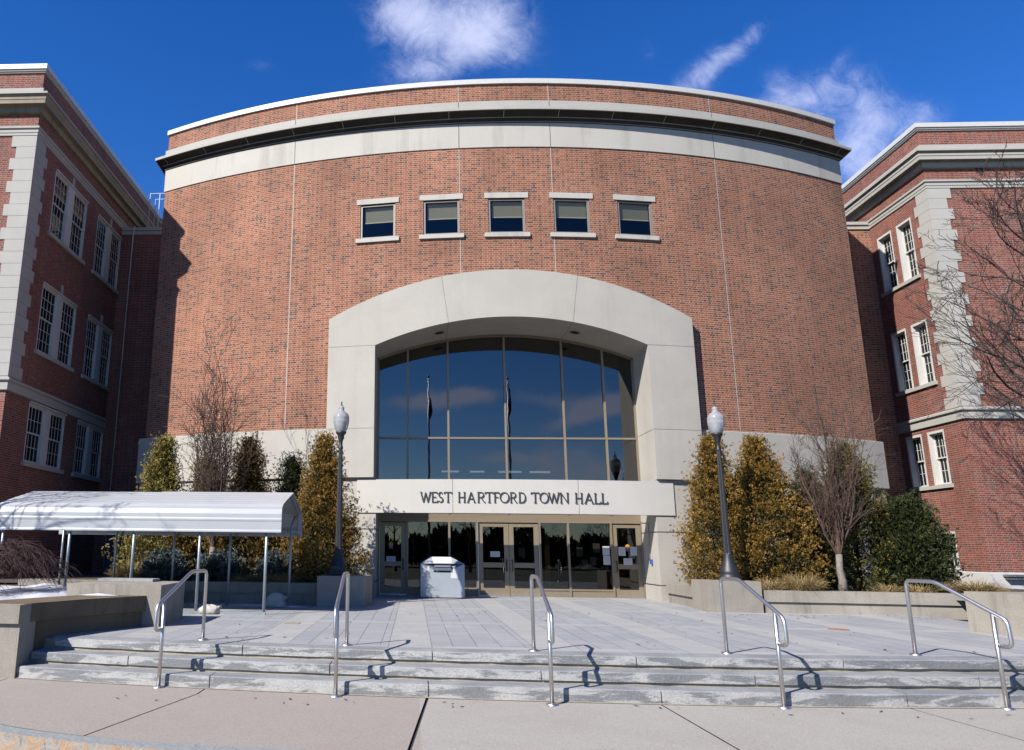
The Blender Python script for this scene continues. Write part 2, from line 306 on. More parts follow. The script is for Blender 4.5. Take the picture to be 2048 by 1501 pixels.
# ------------------------------------------------------------------ mesh builder
class MB:
    def __init__(s): s.v=[]; s.f=[]; s.uv=[]; s.mi=[]; s.sm=[]
    def quad(s,p,uv=None,mi=0,smooth=False):
        b=len(s.v); s.v+= [tuple(q) for q in p]; s.f.append(tuple(range(b,b+len(p))))
        if uv is None:
            P=[Vector(q) for q in p]; n=(P[1]-P[0]).cross(P[2]-P[0])
            if n.length>0: n.normalize()
            if abs(n.z)>.7: uv=[(q.x,q.y) for q in P]
            elif abs(n.x)>abs(n.y): uv=[(q.y,q.z) for q in P]
            else: uv=[(q.x,q.z) for q in P]
        s.uv+=uv; s.mi.append(mi); s.sm.append(smooth)
    def box(s,x0,x1,y0,y1,z0,z1,mi=0,F=None):
        c=[(x,y,z) for z in (z0,z1) for y in (y0,y1) for x in (x0,x1)]
        if F: c=[F(*q) for q in c]
        for i in ((0,1,5,4),(1,3,7,5),(3,2,6,7),(2,0,4,6),(4,5,7,6),(2,3,1,0)): s.quad([c[j] for j in i],None,mi)
    def tube(s,pts,rad,n=8,mi=0,cap=True,smooth=True):
        P=[Vector(q) for q in pts]; rr=rad if isinstance(rad,(list,tuple)) else [rad]*len(P)
        rings=[]; ref=None
        for i,q in enumerate(P):
            t=(P[min(i+1,len(P)-1)]-P[max(i-1,0)])
            t=t.normalized() if t.length>1e-9 else Vector((0,0,1))
            if ref is None: ref=t.orthogonal().normalized()
            ref=(ref-t*ref.dot(t)); ref=ref.normalized() if ref.length>1e-6 else t.orthogonal().normalized()
            b=t.cross(ref); rings.append([q+(ref*math.cos(2*PI*j/n)+b*math.sin(2*PI*j/n))*rr[i] for j in range(n)])
        base=len(s.v)
        for g in rings: s.v+=[tuple(q) for q in g]
        for i in range(len(P)-1):
            for j in range(n):
                a=base+i*n+j; b2=base+i*n+(j+1)%n
                s.f.append((a,b2,b2+n,a+n)); s.uv+=[(0,0)]*4; s.mi.append(mi); s.sm.append(smooth)
        if cap:
            s.f.append(tuple(range(base+n-1,base-1,-1))); s.uv+=[(0,0)]*n; s.mi.append(mi); s.sm.append(False)
            e=base+(len(P)-1)*n; s.f.append(tuple(range(e,e+n))); s.uv+=[(0,0)]*n; s.mi.append(mi); s.sm.append(False)
    def lathe(s,prof,cx=0,cy=0,n=24,mi=0,flute=None):
        base=len(s.v)
        for (r,z) in prof:
            for j in range(n):
                a=2*PI*j/n; q=r*(1-(.10 if (flute and flute[0]<=z<=flute[1] and j%2) else 0)); s.v.append((cx+q*math.cos(a),cy+q*math.sin(a),z))
        for i in range(len(prof)-1):
            for j in range(n):
                a=base+i*n+j; b=base+i*n+(j+1)%n
                s.f.append((a,b,b+n,a+n)); s.uv+=[(0,0)]*4; s.mi.append(mi); s.sm.append(not flute)
    def build(s,name,mats,parent=None,off=(0,0,0)):
        me=bpy.data.meshes.new(name); o3=Vector(off)
        me.from_pydata([(a-off[0],b-off[1],c-off[2]) for a,b,c in s.v],[],s.f)
        l=me.uv_layers.new(name='UVMap'); l.data.foreach_set('uv',np.array(s.uv,dtype=np.float32).ravel())
        if not isinstance(mats,(list,tuple)): mats=[mats]
        for mm in mats: me.materials.append(mm)
        me.polygons.foreach_set('material_index',s.mi); me.polygons.foreach_set('use_smooth',s.sm); me.update()
        o=bpy.data.objects.new(name,me); COL.objects.link(o)
        if parent is not None: o.parent=parent
        else: o.location=off
        return o
def thing(name,label,cat,loc=(0,0,0),rz=0,group=None):
    o=bpy.data.objects.new(name,None); COL.objects.link(o); o.location=loc; o.rotation_euler=(0,0,rz); o.empty_display_size=.2
    o['label']=label; o['category']=cat
    if group: o['group']=group
    return o
def tag(o,label,cat,group=None,kind=None):
    o['label']=label; o['category']=cat
    if group: o['group']=group
    if kind: o['kind']=kind
    return o
def struct(o,kind='structure'): o['kind']=kind; return o
def bevel(o,w=.01,seg=2):
    md=o.modifiers.new('bevel','BEVEL'); md.width=w; md.segments=seg; md.limit_method='ANGLE'; md.angle_limit=R_(40); return o
def copy_tree(o,parent=None):
    c=o.copy(); COL.objects.link(c); c.parent=parent
    for ch in [q for q in bpy.data.objects if q.parent==o]: copy_tree(ch,c)
    return c

ZP=.45
RD,YC=25.94,47.275     # drum radius and centre
RS=37.78               # lowest riser radius
def arc(Rr,a,z): return (Rr*math.sin(a),YC-Rr*math.cos(a),z)
def yarc(Rr,x): return YC-math.sqrt(Rr*Rr-x*x)

# ------------------------------------------------------------------ ground
b=MB(); b.quad([(-400,-400,-.18),(400,-400,-.18),(400,400,-.18),(-400,400,-.18)]); struct(b.build('ground',M['grass']))
b=MB(); b.quad([(-90,-9,-.165),(90,-9,-.165),(90,9.6,-.165),(-90,9.6,-.165)]); struct(b.build('road',M['asphalt']))
KL=[(-40,8.9),(-14,8.9),(-11,8.85),(-9,8.55),(-7.6,7.98),(-6.6,7.44),(-5.5,7.1),(-4.6,6.97),(-3,6.86),(0,6.8),(8,7.0),(14,7.6),(20,8.8),(40,10)]
def smooth(pts,k=4):
    out=[]
    for i in range(len(pts)-1):
        p0=pts[max(i-1,0)];p1=pts[i];p2=pts[i+1];p3=pts[min(i+2,len(pts)-1)]
        for j in range(k):
            t=j/k; out.append(tuple(.5*((2*p1[q])+(-p0[q]+p2[q])*t+(2*p0[q]-5*p1[q]+4*p2[q]-p3[q])*t*t+(-p0[q]+3*p1[q]-3*p2[q]+p3[q])*t**3) for q in (0,1)))
    out.append(pts[-1]); return out
KS=smooth(KL)
b=MB()
for (x0,y0),(x1,y1) in zip(KS,KS[1:]): b.quad([(x0,y0,-.02),(x1,y1,-.02),(x1,12.5,-.02),(x0,12.5,-.02)])
struct(b.build('sidewalk_bedding',simple('joint_grit',(.07,.055,.045),1,var=.6,scale=60)))
# sidewalk slabs, 12 mm joints between them
JX=[(-40,-40),(-8.12,-8.0),(-5.38,-5.86),(-2.65,-2.84),(.03,.08),(2.86,3.05),(5.7,6.2),(8.6,9.3),(40,40)]
JG=[0,.009,.010,.018,.009,.007,.009,.009,0]
def joint_x(j,y): a,c=JX[j]; return a+(c-a)*(9.5-y)/2.3
b=MB()
def ky(x):
    for (x0,y0),(x1,y1) in zip(KS,KS[1:]):
        if x0<=x<=x1: return y0+(y1-y0)*(x-x0)/(x1-x0)
    return 9
for j in range(len(JX)-1):
    n=14
    for i in range(n):
        def pt(t,side):
            g=JG[j]; gg=JG[j+1]
            yb=12.4; 
            xt=joint_x(j,9.5)+g+(joint_x(j+1,9.5)-gg-joint_x(j,9.5)-g)*t
            xf=joint_x(j,7.2)+g+(joint_x(j+1,7.2)-gg-joint_x(j,7.2)-g)*t
            if side: return (xt+(xt-xf)*.0,yb,0)
            yk=ky(xf)+.165; return (xt+(xf-xt)*(9.5-yk)/2.3,yk,0)
        def mid(t):
            g=JG[j]; gg=JG[j+1]; xt=joint_x(j,9.5)+g+(joint_x(j+1,9.5)-gg-joint_x(j,9.5)-g)*t; return (xt,9.5,0)
        t0,t1=i/n,(i+1)/n
        b.quad([pt(t0,0),pt(t1,0),mid(t1),mid(t0)]); b.quad([mid(t0),mid(t1),pt(t1,1),pt(t0,1)])
struct(b.build('sidewalk',M['sidewalk']))
b=MB()
def koff(i,o):
    x0,y0=KS[max(i-1,0)]; x1,y1=KS[min(i+1,len(KS)-1)]; dx,dy=x1-x0,y1-y0; l=math.hypot(dx,dy); return (KS[i][0]-dy/l*o,KS[i][1]+dx/l*o)
for i in range(len(KS)-1):
    A,Bq=koff(i,0),koff(i+1,0); Cq,Dq=koff(i+1,.155),koff(i,.155); h=.002
    b.quad([(*A,h-.012),(*Bq,h-.012),(*Cq,h),(*Dq,h)]); A2,B2=koff(i,-.02),koff(i+1,-.02)
    b.quad([(*A2,-.17),(*B2,-.17),(*Bq,h-.012),(*A,h-.012)])
    b.quad([(*Dq,h),(*Cq,h),(*Cq,-.02),(*Dq,-.02)])
struct(b.build('kerb',M['granite']))
# plaza: disc sector behind top riser
b=MB(); RT=RS-.56-.02
for i in range(60):
    x0=-8.25+16.5*i/60; x1=-8.25+16.5*(i+1)/60
    b.quad([(x0,yarc(RT,x0),ZP),(x1,yarc(RT,x1),ZP),(x1,24.0,ZP),(x0,24.0,ZP)])
struct(b.build('plaza_paving',M['paving']))

# ------------------------------------------------------------------ steps
st=thing('entrance_steps','three broad curved bluestone steps with salt stains up to the plaza','steps',(0,9.5,0))
SJ=[[-8.12,-5.33,-2.63,.05,2.86,5.6,8.2],[-8.0,-6.55,-3.85,-1.27,1.25,3.95,6.6,8.2],[-7.8,-5.05,-2.57,-.06,2.47,5.1,8.2]]
for lv in range(3):
    r0=RS-.28*lv; r1=r0-.42 if lv<2 else r0-.36; z0=.155*lv; z1=[.15,.30,.452][lv]
    for k in range(len(SJ[lv])-1):
        xa,xb=SJ[lv][k]+.007,SJ[lv][k+1]-.007; n=14; b=MB()
        zb=z0+ (.0 if lv==0 else .035)
        for i in range(n):
            x0=xa+(xb-xa)*i/n; x1=xa+(xb-xa)*(i+1)/n; ra=r0+.012; 
            w0=.004*math.sin(x0*9+lv*3)+.003*math.sin(x0*23); w1=.004*math.sin(x1*9+lv*3)+.003*math.sin(x1*23)
            F0,F1=yarc(ra,x0)+w0,yarc(ra,x1)+w1
            b.quad([(x0,F0,zb),(x1,F1,zb),(x1,F1,z1-.012),(x0,F0,z1-.012)])
            b.quad([(x0,F0,z1-.012),(x1,F1,z1-.012),(x1,F1+.014,z1),(x0,F0+.014,z1)])
            b.quad([(x0,F0+.014,z1),(x1,F1+.014,z1),(x1,yarc(r1,x1),z1),(x0,yarc(r1,x0),z1)])
            b.quad([(x0,yarc(r1,x0),zb),(x1,yarc(r1,x1),zb),(x1,F1,zb),(x0,F0,zb)])
            if i==0: b.quad([(x0,F0,zb),(x0,F0,z1-.012),(x0,F0+.014,z1),(x0,yarc(r1,x0),z1),(x0,yarc(r1,x0),zb)])
            if i==n-1: b.quad([(x1,yarc(r1,x1),zb),(x1,yarc(r1,x1),z1),(x1,F1+.014,z1),(x1,F1,z1-.012),(x1,F1,zb)])
        b.build('step_slab',M['step'],st,(0,9.5,0))
b=MB()
for lv in range(3):
    z0=[-.01,.14,.29][lv]; z1=[.145,.295,.445][lv]; r0=RS-.28*lv-.014
    for i in range(50):
        x0=-8.15+16.3*i/50; x1=-8.15+16.3*(i+1)/50
        b.quad([(x0,yarc(r0,x0),z0),(x1,yarc(r0,x1),z0),(x1,yarc(r0,x1),z1),(x0,yarc(r0,x0),z1)])
        if lv==0: b.quad([(x0,yarc(r0+.06,x0),.006),(x1,yarc(r0+.06,x1),.006),(x1,yarc(r0,x1),.012),(x0,yarc(r0,x0),.012)])
b.build('mortar_bed',M['mortar'],st,(0,9.5,0))

# ------------------------------------------------------------------ helper: sweeps and walls
def sweep(b,ring,prof,mis=None):
    """ring(o)->list of xy at offset o; prof list of (o,z) from top to bottom"""
    for i in range(len(prof)-1):
        A=ring(prof[i][0]); Bq=ring(prof[i+1][0]); za,zb=prof[i][1],prof[i+1][1]
        acc=0
        for j in range(len(A)-1):
            l=math.dist(A[j],A[j+1]); uv=[(acc,zb),(acc+l,zb),(acc+l,za),(acc,za)]
            if abs(za-zb)<1e-6: uv=[(acc,0),(acc+l,0),(acc+l,.3),(acc,.3)]
            b.quad([(*Bq[j],zb),(*Bq[j+1],zb),(*A[j+1],za),(*A[j],za)],uv,mis[i] if mis else 0); acc+=l
NA=64
def dring(o,yb=31.0,hw=11.5):
    Rr=RD+o; am=math.asin((hw+o)/Rr)
    p=[(-(hw+o),yb)]+[(Rr*math.sin(-am+2*am*i/NA),YC-Rr*math.cos(-am+2*am*i/NA)) for i in range(NA+1)]+[(hw+o,yb)]
    return p
def wall_grid(b,us,zs,holes,fn,ufn=None,depth=.15,dirn=None,mi=0):
    us=sorted(set([round(q,5) for q in us]+[round(h[i],5) for h in holes for i in (0,1)])); zs=sorted(set([round(q,5) for q in zs]+[round(h[i],5) for h in holes for i in (2,3)]))
    for u0,u1 in zip(us,us[1:]):
        for z0,z1 in zip(zs,zs[1:]):
            uc,zc=(u0+u1)/2,(z0+z1)/2
            if any(h[0]<uc<h[1] and h[2]<zc<h[3] for h in holes): continue
            g=ufn or (lambda q:q)
            b.quad([fn(u0,z0,0),fn(u1,z0,0),fn(u1,z1,0),fn(u0,z1,0)],[(g(u0),z0),(g(u1),z0),(g(u1),z1),(g(u0),z1)],mi)
    for h in holes:
        if len(h)>4 and not h[4]: continue
        u0,u1,z0,z1=h[:4]
        for (a,bq) in (((u0,z0),(u0,z1)),((u1,z1),(u1,z0)),((u0,z1),(u1,z1)),((u1,z0),(u0,z0))):
            b.quad([fn(a[0],a[1],0),fn(a[0],a[1],depth),fn(bq[0],bq[1],depth),fn(bq[0],bq[1],0)],[(a[0]+0,a[1]),(a[0]+depth,a[1]),(bq[0]+depth,bq[1]),(bq[0],bq[1])],mi)

# ------------------------------------------------------------------ the drum
TH=thing('town_hall','curved red brick town hall front with arched concrete portal','building',(0,21.3,ZP)); TO=(0,21.3,ZP)
OZ=lambda x:8.44+ (math.sqrt(11.27**2-x*x)-math.sqrt(11.27**2-5.33**2))
IZ=lambda x:7.57+ (math.sqrt(10.4**2-x*x)-math.sqrt(10.4**2-3.93**2))
AM=math.asin(11.5/RD); WA=.0756; WH=.0212
b=MB(); holes=[((k-2)*WA-WH,(k-2)*WA+WH,11.03,12.165,True) for k in range(5)]
us=[-AM+2*AM*i/120 for i in range(121)]; zs=[5.12,13.88]+[5.12+.25*i for i in range(1,20)]
zs=[z for z in zs if z<=13.88]
ph=[]
ush=sorted(set([round(q,5) for q in us]))
for u0,u1 in zip(ush,ush[1:]):
    xc=abs(RD*math.sin((u0+u1)/2))
    if xc<4.9:
        zt=OZ(xc)-.45
        zq=max([z for z in zs if z<=zt]); ph.append((u0,u1,5.0,zq,False))
wall_grid(b,us,zs,holes+ph,lambda u,z,d:arc(RD-d,u,z),lambda q:q*RD,.12)
for sx in (-1,1):
    pts=[(sx*11.5,yarc(RD,11.5)),(sx*11.5,31)]
    if sx<0: pts=pts[::-1]
    b.quad([(*pts[0],.4),(*pts[1],.4),(*pts[1],13.88),(*pts[0],13.88)])
b.build('brick_wall',M['brick'],TH,TO)
b=MB(); sweep(b,dring,[(0,16.06),(0,15.42)]); b.build('brick_parapet',M['brick'],TH,TO)
b=MB(); sweep(b,dring,[(-.35,16.10),(-.35,16.215),(.06,16.215),(.06,16.05),(-.002,16.05)]); b.build('roof_coping',M['coping'],TH,TO)
b=MB(); sweep(b,dring,[(0,15.425),(.07,15.425),(.07,15.06),(.36,15.045),(.36,14.955),(.33,14.95)]); b.build('cornice_ledge',M['lime'],TH,TO)
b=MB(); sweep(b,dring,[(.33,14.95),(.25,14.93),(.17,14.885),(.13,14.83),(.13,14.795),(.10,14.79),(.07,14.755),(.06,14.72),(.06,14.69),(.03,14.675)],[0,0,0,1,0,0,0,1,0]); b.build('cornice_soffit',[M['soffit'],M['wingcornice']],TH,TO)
b=MB(); sweep(b,dring,[(.03,14.68),(.03,13.865),(-.002,13.86)]); b.build('frieze_band',M['frieze'],TH,TO)
# hip roof inside parapet
b=MB(); rp=dring(-.3); b.quad([(x,y,15.6) for x,y in rp]); b.build('flat_roof',M['joint'],TH,TO)
# caulk joints
for a in (-.2589,-.054,.054,.2589):
    for (o,z0,z1,mi) in ((.004,5.2,13.86,0),(.004,15.43,16.04,0),(.034,13.87,14.66,1),(.064,3.75,5.1,1),(.074,15.07,15.42,1)):
        if abs(a)<.1 and z0==5.2:
            for zz in ((10.0 if a>0 else 10.0,13.86),): z0=9.66
        if abs(a)<.1 and z0==3.75: continue
        w=.011
        if abs(a)<.06 and z0==9.66:
            segs=[(9.66,10.88),(12.36,13.86)]
        else: segs=[(z0,z1)]
        for s0,s1 in segs:
            b=MB(); b.quad([arc(RD+o,a-w/RD,s0),arc(RD+o,a+w/RD,s0),arc(RD+o,a+w/RD,s1),arc(RD+o,a-w/RD,s1)],None,mi); b.build('movement_joint',[M['caulk'],M['joint']],TH,TO)
for i in range(-7,8):  # joints of the cornice stones
    a=i*.0645-.001; b=MB()
    pr=[(.365,15.04),(.365,14.955),(.335,14.945),(.255,14.925),(.175,14.88),(.135,14.83),(.135,14.79)]
    for (o0,z0),(o1,z1) in zip(pr,pr[1:]): b.quad([arc(RD+o1,a-.0003,z1-.003),arc(RD+o1,a+.0003,z1-.003),arc(RD+o0,a+.0003,z0-.003),arc(RD+o0,a-.0003,z0-.003)],None,0)
    b.build('cornice_joint',M['caulk'],TH,TO)
# lower wall and base band
def half(sx,x0,x1,n=24): return [sx*(x0+(x1-x0)*i/n) for i in range(n+1)]
for sx in (-1,1):
    b=MB(); o=.075; Rr=RD+o
    def hr(oo,sx=sx):
        am=math.asin((11.72+oo*.0)/(RD+oo)); a0=math.asin(5.2/(RD+oo)); p=[((RD+oo)*math.sin(a0+(am-a0)*i/24)*sx,YC-(RD+oo)*math.cos(a0+(am-a0)*i/24)) for i in range(25)]+[(sx*11.72,31)]
        return p if sx>0 else p[::-1]
    sweep(b,hr,[(-.02,5.165),(.055,5.165),(.075,5.15),(.075,3.73),(.06,3.715),(-.03,3.715)])
    b.build('base_band',M['cast'],TH,TO)
for sx in (-1,1):
    b=MB()
    def hr(oo,sx=sx):
        p=[((RD+oo)*math.sin(q),YC-(RD+oo)*math.cos(q)) for q in [math.asin(4.6/RD)+(math.asin(11.6/RD)-math.asin(4.6/RD))*i/24 for i in range(25)]]+[(sx*0+11.6,31)]
        p=[(sx*x,y) for x,y in p]; return p if sx>0 else p[::-1]
    sweep(b,hr,[(0,3.72),(0,2.33),(-.03,2.31),(-.03,2.28),(0,2.26),(0,.90),(-.03,.88),(-.03,.85),(0,.83),(0,.3)])
    b.build('lower_wall',M['cast'],TH,TO)
# portal surround
OP=.24; RPo=RD+OP; YB=23.12
def P(x,z,o=OP): return (x,yarc(RD+o,x),z)
b=MB(); n=48
for i in range(n):
    x0=-3.93+7.86*i/n; x1=-3.93+7.86*(i+1)/n
    b.quad([P(x0,IZ(x0)),P(x1,IZ(x1)),P(x1,OZ(x1)),P(x0,OZ(x0))],None,0)
    b.quad([(x0,YB,IZ(x0)),(x1,YB,IZ(x1)),P(x1,IZ(x1)),P(x0,IZ(x0))],None,0)
    b.quad([P(x0,OZ(x0)),P(x1,OZ(x1)),P(x1,OZ(x1),-.05),P(x0,OZ(x0),-.05)])
for sx in (-1,1):
    xs=half(sx,3.93,5.33,10); 
    if sx<0: xs=xs[::-1]
    for x0,x1 in zip(xs,xs[1:]):
        b.quad([P(x0,3.72),P(x1,3.72),P(x1,OZ(x1)),P(x0,OZ(x0))]); b.quad([P(x0,OZ(x0)),P(x1,OZ(x1)),P(x1,OZ(x1),-.05),P(x0,OZ(x0),-.05)])
        b.quad([P(x0,3.72,-.05),P(x1,3.72,-.05),P(x1,3.72),P(x0,3.72)])
    q=[P(sx*5.33,3.72),P(sx*5.33,3.72,-.05),P(sx*5.33,8.44,-.05),P(sx*5.33,8.44)]; b.quad(q if sx>0 else q[::-1])
    q=[(sx*3.93,YB,3.72),P(sx*3.93,3.72),P(sx*3.93,7.57),(sx*3.93,YB,7.57)]; b.quad(q if sx>0 else q[::-1])
b.build('portal_surround',M['cast'],TH,TO)
for sx in (-1,1):
    b=MB()
    for z0,z1,o in ((.45,.85,.13),(.85,.88,.10),(.88,2.27,.13),(2.27,2.30,.10),(2.30,3.72,.13)):
        xi=3.86+(.13-o); xo=4.9+(o-.13)
        xs=half(sx,xi,xo,6)
        if sx<0: xs=xs[::-1]
        for x0,x1 in zip(xs,xs[1:]):
            b.quad([P(x0,z0,o),P(x1,z0,o),P(x1,z1,o),P(x0,z1,o)]); b.quad([P(x0,z1,o),P(x1,z1,o),P(x1,z1,-.02),P(x0,z1,-.02)]); b.quad([P(x0,z0,-.02),P(x1,z0,-.02),P(x1,z0,o),P(x0,z0,o)])
        for xx,sg in ((xi,1),(xo,-1)):
            q=[(sx*xx,YB if sg>0 else 22,z0),P(sx*xx,z0,o),P(sx*xx,z1,o),(sx*xx,YB if sg>0 else 22,z1)]; b.quad(q if sx*sg>0 else q[::-1])
    b.build('portal_pier',M['cast'],TH,TO)
w=.008
def strip(x0,z0,x1,z1,o=OP+.003):
    b=MB()
    dx,dz=x1-x0,z1-z0; l=math.hypot(dx,dz); nx,nz=-dz/l*w/1.6,dx/l*w/1.6
    for i in range(6):
        a,c=i/6,(i+1)/6; A=(x0+dx*a,z0+dz*a); C=(x0+dx*c,z0+dz*c)
        q=[P(A[0]-nx,A[1]-nz,o),P(C[0]-nx,C[1]-nz,o),P(C[0]+nx,C[1]+nz,o),P(A[0]+nx,A[1]+nz,o)]; b.quad(q)
    b.build('stone_joint',M['joint'],TH,TO)
for sx in (-1,1):
    strip(sx*3.93,7.57,sx*5.33,7.57); strip(sx*3.93,5.12,sx*5.33,5.12)
    strip(sx*1.79,IZ(1.79),sx*1.98,OZ(1.98))
    b=MB(); b.quad([(sx*1.79-.007,YB,IZ(1.79)-.004),(sx*1.79+.007,YB,IZ(1.79)-.004),(sx*1.79+.007,21.2,IZ(1.79)-.004),(sx*1.79-.007,21.2,IZ(1.79)-.004)][::-1]); b.build('stone_joint',M['joint'],TH,TO)
    b=MB(); b.quad([(sx*3.926,YB,5.113),(sx*3.926,21.45,5.113),(sx*3.926,21.45,5.127),(sx*3.926,YB,5.127)]); b.build('stone_joint',M['joint'],TH,TO)
    b=MB(); b.quad([P(sx*1.72-.006,2.74,.168),P(sx*1.72+.006,2.74,.168),P(sx*1.72+.006,3.66,.168),P(sx*1.72-.006,3.66,.168)]); b.build('stone_joint',M['joint'],TH,TO)
b=MB()
for i in range(24):
    x0=-4.4+8.8*i/24; x1=-4.4+8.8*(i+1)/24; f=lambda x:yarc(RD+.165,x); k_=lambda x:21.42 if abs(x)<3.95 else yarc(RD+.1,x)
    k_=lambda x:max(21.44,yarc(RD+.165,x)+.2)
    b.quad([(x0,f(x0),2.735),(x1,f(x1),2.735),(x1,f(x1),3.66),(x0,f(x0),3.66)]); b.quad([(x0,f(x0),3.66),(x1,f(x1),3.66),(x1,k_(x1),3.66),(x0,k_(x0),3.66)])
    b.quad([(x0,k_(x0),2.735),(x1,k_(x1),2.735),(x1,f(x1),2.735),(x0,f(x0),2.735)]); b.quad([(x1,k_(x1),2.735),(x0,k_(x0),2.735),(x0,k_(x0),3.66),(x1,k_(x1),3.66)])
for sx in (-1,1): q=[(sx*4.4,yarc(RD+.165,4.4),2.735),(sx*4.4,21.9,2.735),(sx*4.4,21.9,3.66),(sx*4.4,yarc(RD+.165,4.4),3.66)]; b.quad(q if sx>0 else q[::-1])
b.build('lettered_beam',M['beam'],TH,TO)
# recessed can lights in the soffit
for sx in (-1,1):
    x=sx*2.02; z=IZ(2.02); b=MB(); sl=-sx*.197
    pts=[(x+.17*math.cos(t),22.08+.17*math.sin(t)) for t in [2*PI*i/20 for i in range(20)]]
    zz=lambda px:IZ(px)-.006
    inn=[(x+.13*math.cos(t),22.08+.13*math.sin(t)) for t in [2*PI*i/20 for i in range(20)]]
    for i in range(20):
        j=(i+1)%20; b.quad([(*pts[i],zz(pts[i][0])),(*inn[i],zz(inn[i][0])),(*inn[j],zz(inn[j][0])),(*pts[j],zz(pts[j][0]))],None,0)
        b.quad([(*inn[i],zz(inn[i][0])),(*inn[i],z+.1),(*inn[j],z+.1),(*inn[j],zz(inn[j][0]))],None,1)
    b.quad([(*q,zz(q[0])+.001) for q in inn][::-1],None,1)
    b.build('recessed_light',[M['ceil'],M['dark']],TH,TO)

# ---- small windows of the drum
for k in range(5):
    a=(k-2)*WA
    ux,uy=math.cos(a),math.sin(a); nx,ny=math.sin(a),-math.cos(a); ox,oy,_=arc(RD,a,0); ux,uy=math.cos(a),math.sin(a)
    def F(u,n_,z,ox=ox,oy=oy,ux=ux,uy=uy,nx=nx,ny=ny): return (ox+ux*u+nx*n_,oy+uy*u+ny*n_,z)
    h=WH*RD; b=MB()
    b.box(-h,h,-.10,-.03,11.03,11.09,0,F); b.box(-h,h,-.10,-.03,12.10,12.165,0,F); b.box(-h,-h+.065,-.10,-.03,11.09,12.10,0,F); b.box(h-.065,h,-.10,-.03,11.09,12.10,0,F)
    b.box(-h,h,-.03,-.015,12.14,12.165,1,F)
    fr=b.build('window_frame',[M['greyframe'],M['dark']],TH,TO)
    b=MB(); b.quad([F(-h+.06,-.08,11.08),F(h-.06,-.08,11.08),F(h-.06,-.08,12.11),F(-h+.06,-.08,12.11)]); b.build('pane',M['drumpane'],fr,TO)
    b=MB(); sl=.95
    zz=12.10; 
    while zz>11.62: b.quad([F(-h+.12,-.15,zz-.03),F(h-.07,-.15,zz-.03),F(h-.07,-.135,zz),F(-h+.12,-.135,zz)]); zz-=.033
    b.box(-h+.12,h-.07,-.155,-.13,11.585,11.61,0,F); b.build('blind',M['blind'],fr,TO)
    b=MB(); b.box(-h-.3,h+.3,-1.2,-1.15,10.6,12.6,0,F); b.box(-h-.3,h+.3,-1.2,-.13,12.5,12.6,0,F); b.box(-h-.3,-h-.25,-1.2,-.13,10.6,12.6,0,F); b.box(h+.25,h+.3,-1.2,-.13,10.6,12.6,0,F); b.box(-h-.3,h+.3,-1.2,-.13,10.6,10.65,0,F)
    b.build('dark_room',M['dark'],fr,TO)
    b=MB(); b.box(-.66,.66,-.05,.02,12.17,12.345,0,F); bevel(b.build('window_lintel',M['frieze'],TH,TO),.008)
    b=MB(); b.box(-.675,.675,-.1,.06,10.90,11.028,0,F); bevel(b.build('window_sill',M['frieze'],TH,TO),.008)

# ---- glazed entrance
YG=23.0
fm=MB()
def bar(x0,x1,z0,z1,y0=YG-.06,y1=YG+.08): fm.box(x0,x1,y0,y1,z0,z1)
MX=[-2.98,-1.74,0,1.76,3.0]
TZ=2.68
for x in MX: fm.box(x-.03,x+.03,YG-.075,YG+.08,2.80,IZ(x)-.012)
bar(-3.93,-3.87,2.8,7.56); bar(3.87,3.93,2.8,7.56)
fm.box(-3.87,3.87,YG-.065,YG+.079,5.04,5.095)
for i in range(40):
    x0=-3.93+7.86*i/40; x1=-3.93+7.86*(i+1)/40
    for (ya,yb_,zo) in ((YG-.06,YG+.08,-.075),):
        fm.quad([(x0,ya,IZ(x0)+zo),(x1,ya,IZ(x1)+zo),(x1,ya,IZ(x1)-.003),(x0,ya,IZ(x0)-.003)]); fm.quad([(x0,yb_,IZ(x0)+zo),(x1,yb_,IZ(x1)+zo),(x1,ya,IZ(x1)+zo),(x0,ya,IZ(x0)+zo)])
# header panel and storefront verticals
fm.box(-3.86,3.86,YG-.055,YG+.07,2.60,2.80); fm.box(-3.86,3.86,YG-.08,YG+.075,2.555,2.60)
for x0,x1 in ((-3.86,-3.80),(-3.02,-2.955),(-1.775,-1.715),(-.965,-.905),(.87,.93),(1.70,1.76),(2.95,3.0),(3.83,3.86)): fm.box(x0,x1,YG-.085,YG+.072,ZP,2.553)
for x0,x1 in ((-2.955,-1.775),(-1.715,-.965),(.93,1.70),(1.76,2.95)):
    fm.box(x0,x1,YG-.05,YG+.07,ZP,.63); fm.box(x0,x1,YG-.07,YG+.065,.63,.68)
bevel(fm.build('curtain_wall_frame',M['frame'],TH,TO),.004,1)
b=MB()
for i in range(40):
    x0=-3.9+7.8*i/40; x1=-3.9+7.8*(i+1)/40; b.quad([(x0,YG,2.8),(x1,YG,2.8),(x1,YG,IZ(x1)-.05),(x0,YG,IZ(x0)-.05)])
b.build('upper_glazing',M['glass'],TH,TO)
b=MB()
for x0,x1 in ((-2.955,-1.775),(-1.715,-.965),(.93,1.70),(1.76,2.95)):
    b=MB(); b.quad([(x0,YG,.67),(x1,YG,.67),(x1,YG,2.56),(x0,YG,2.56)]); b.build('side_glazing',M['doorglass'],TH,TO)
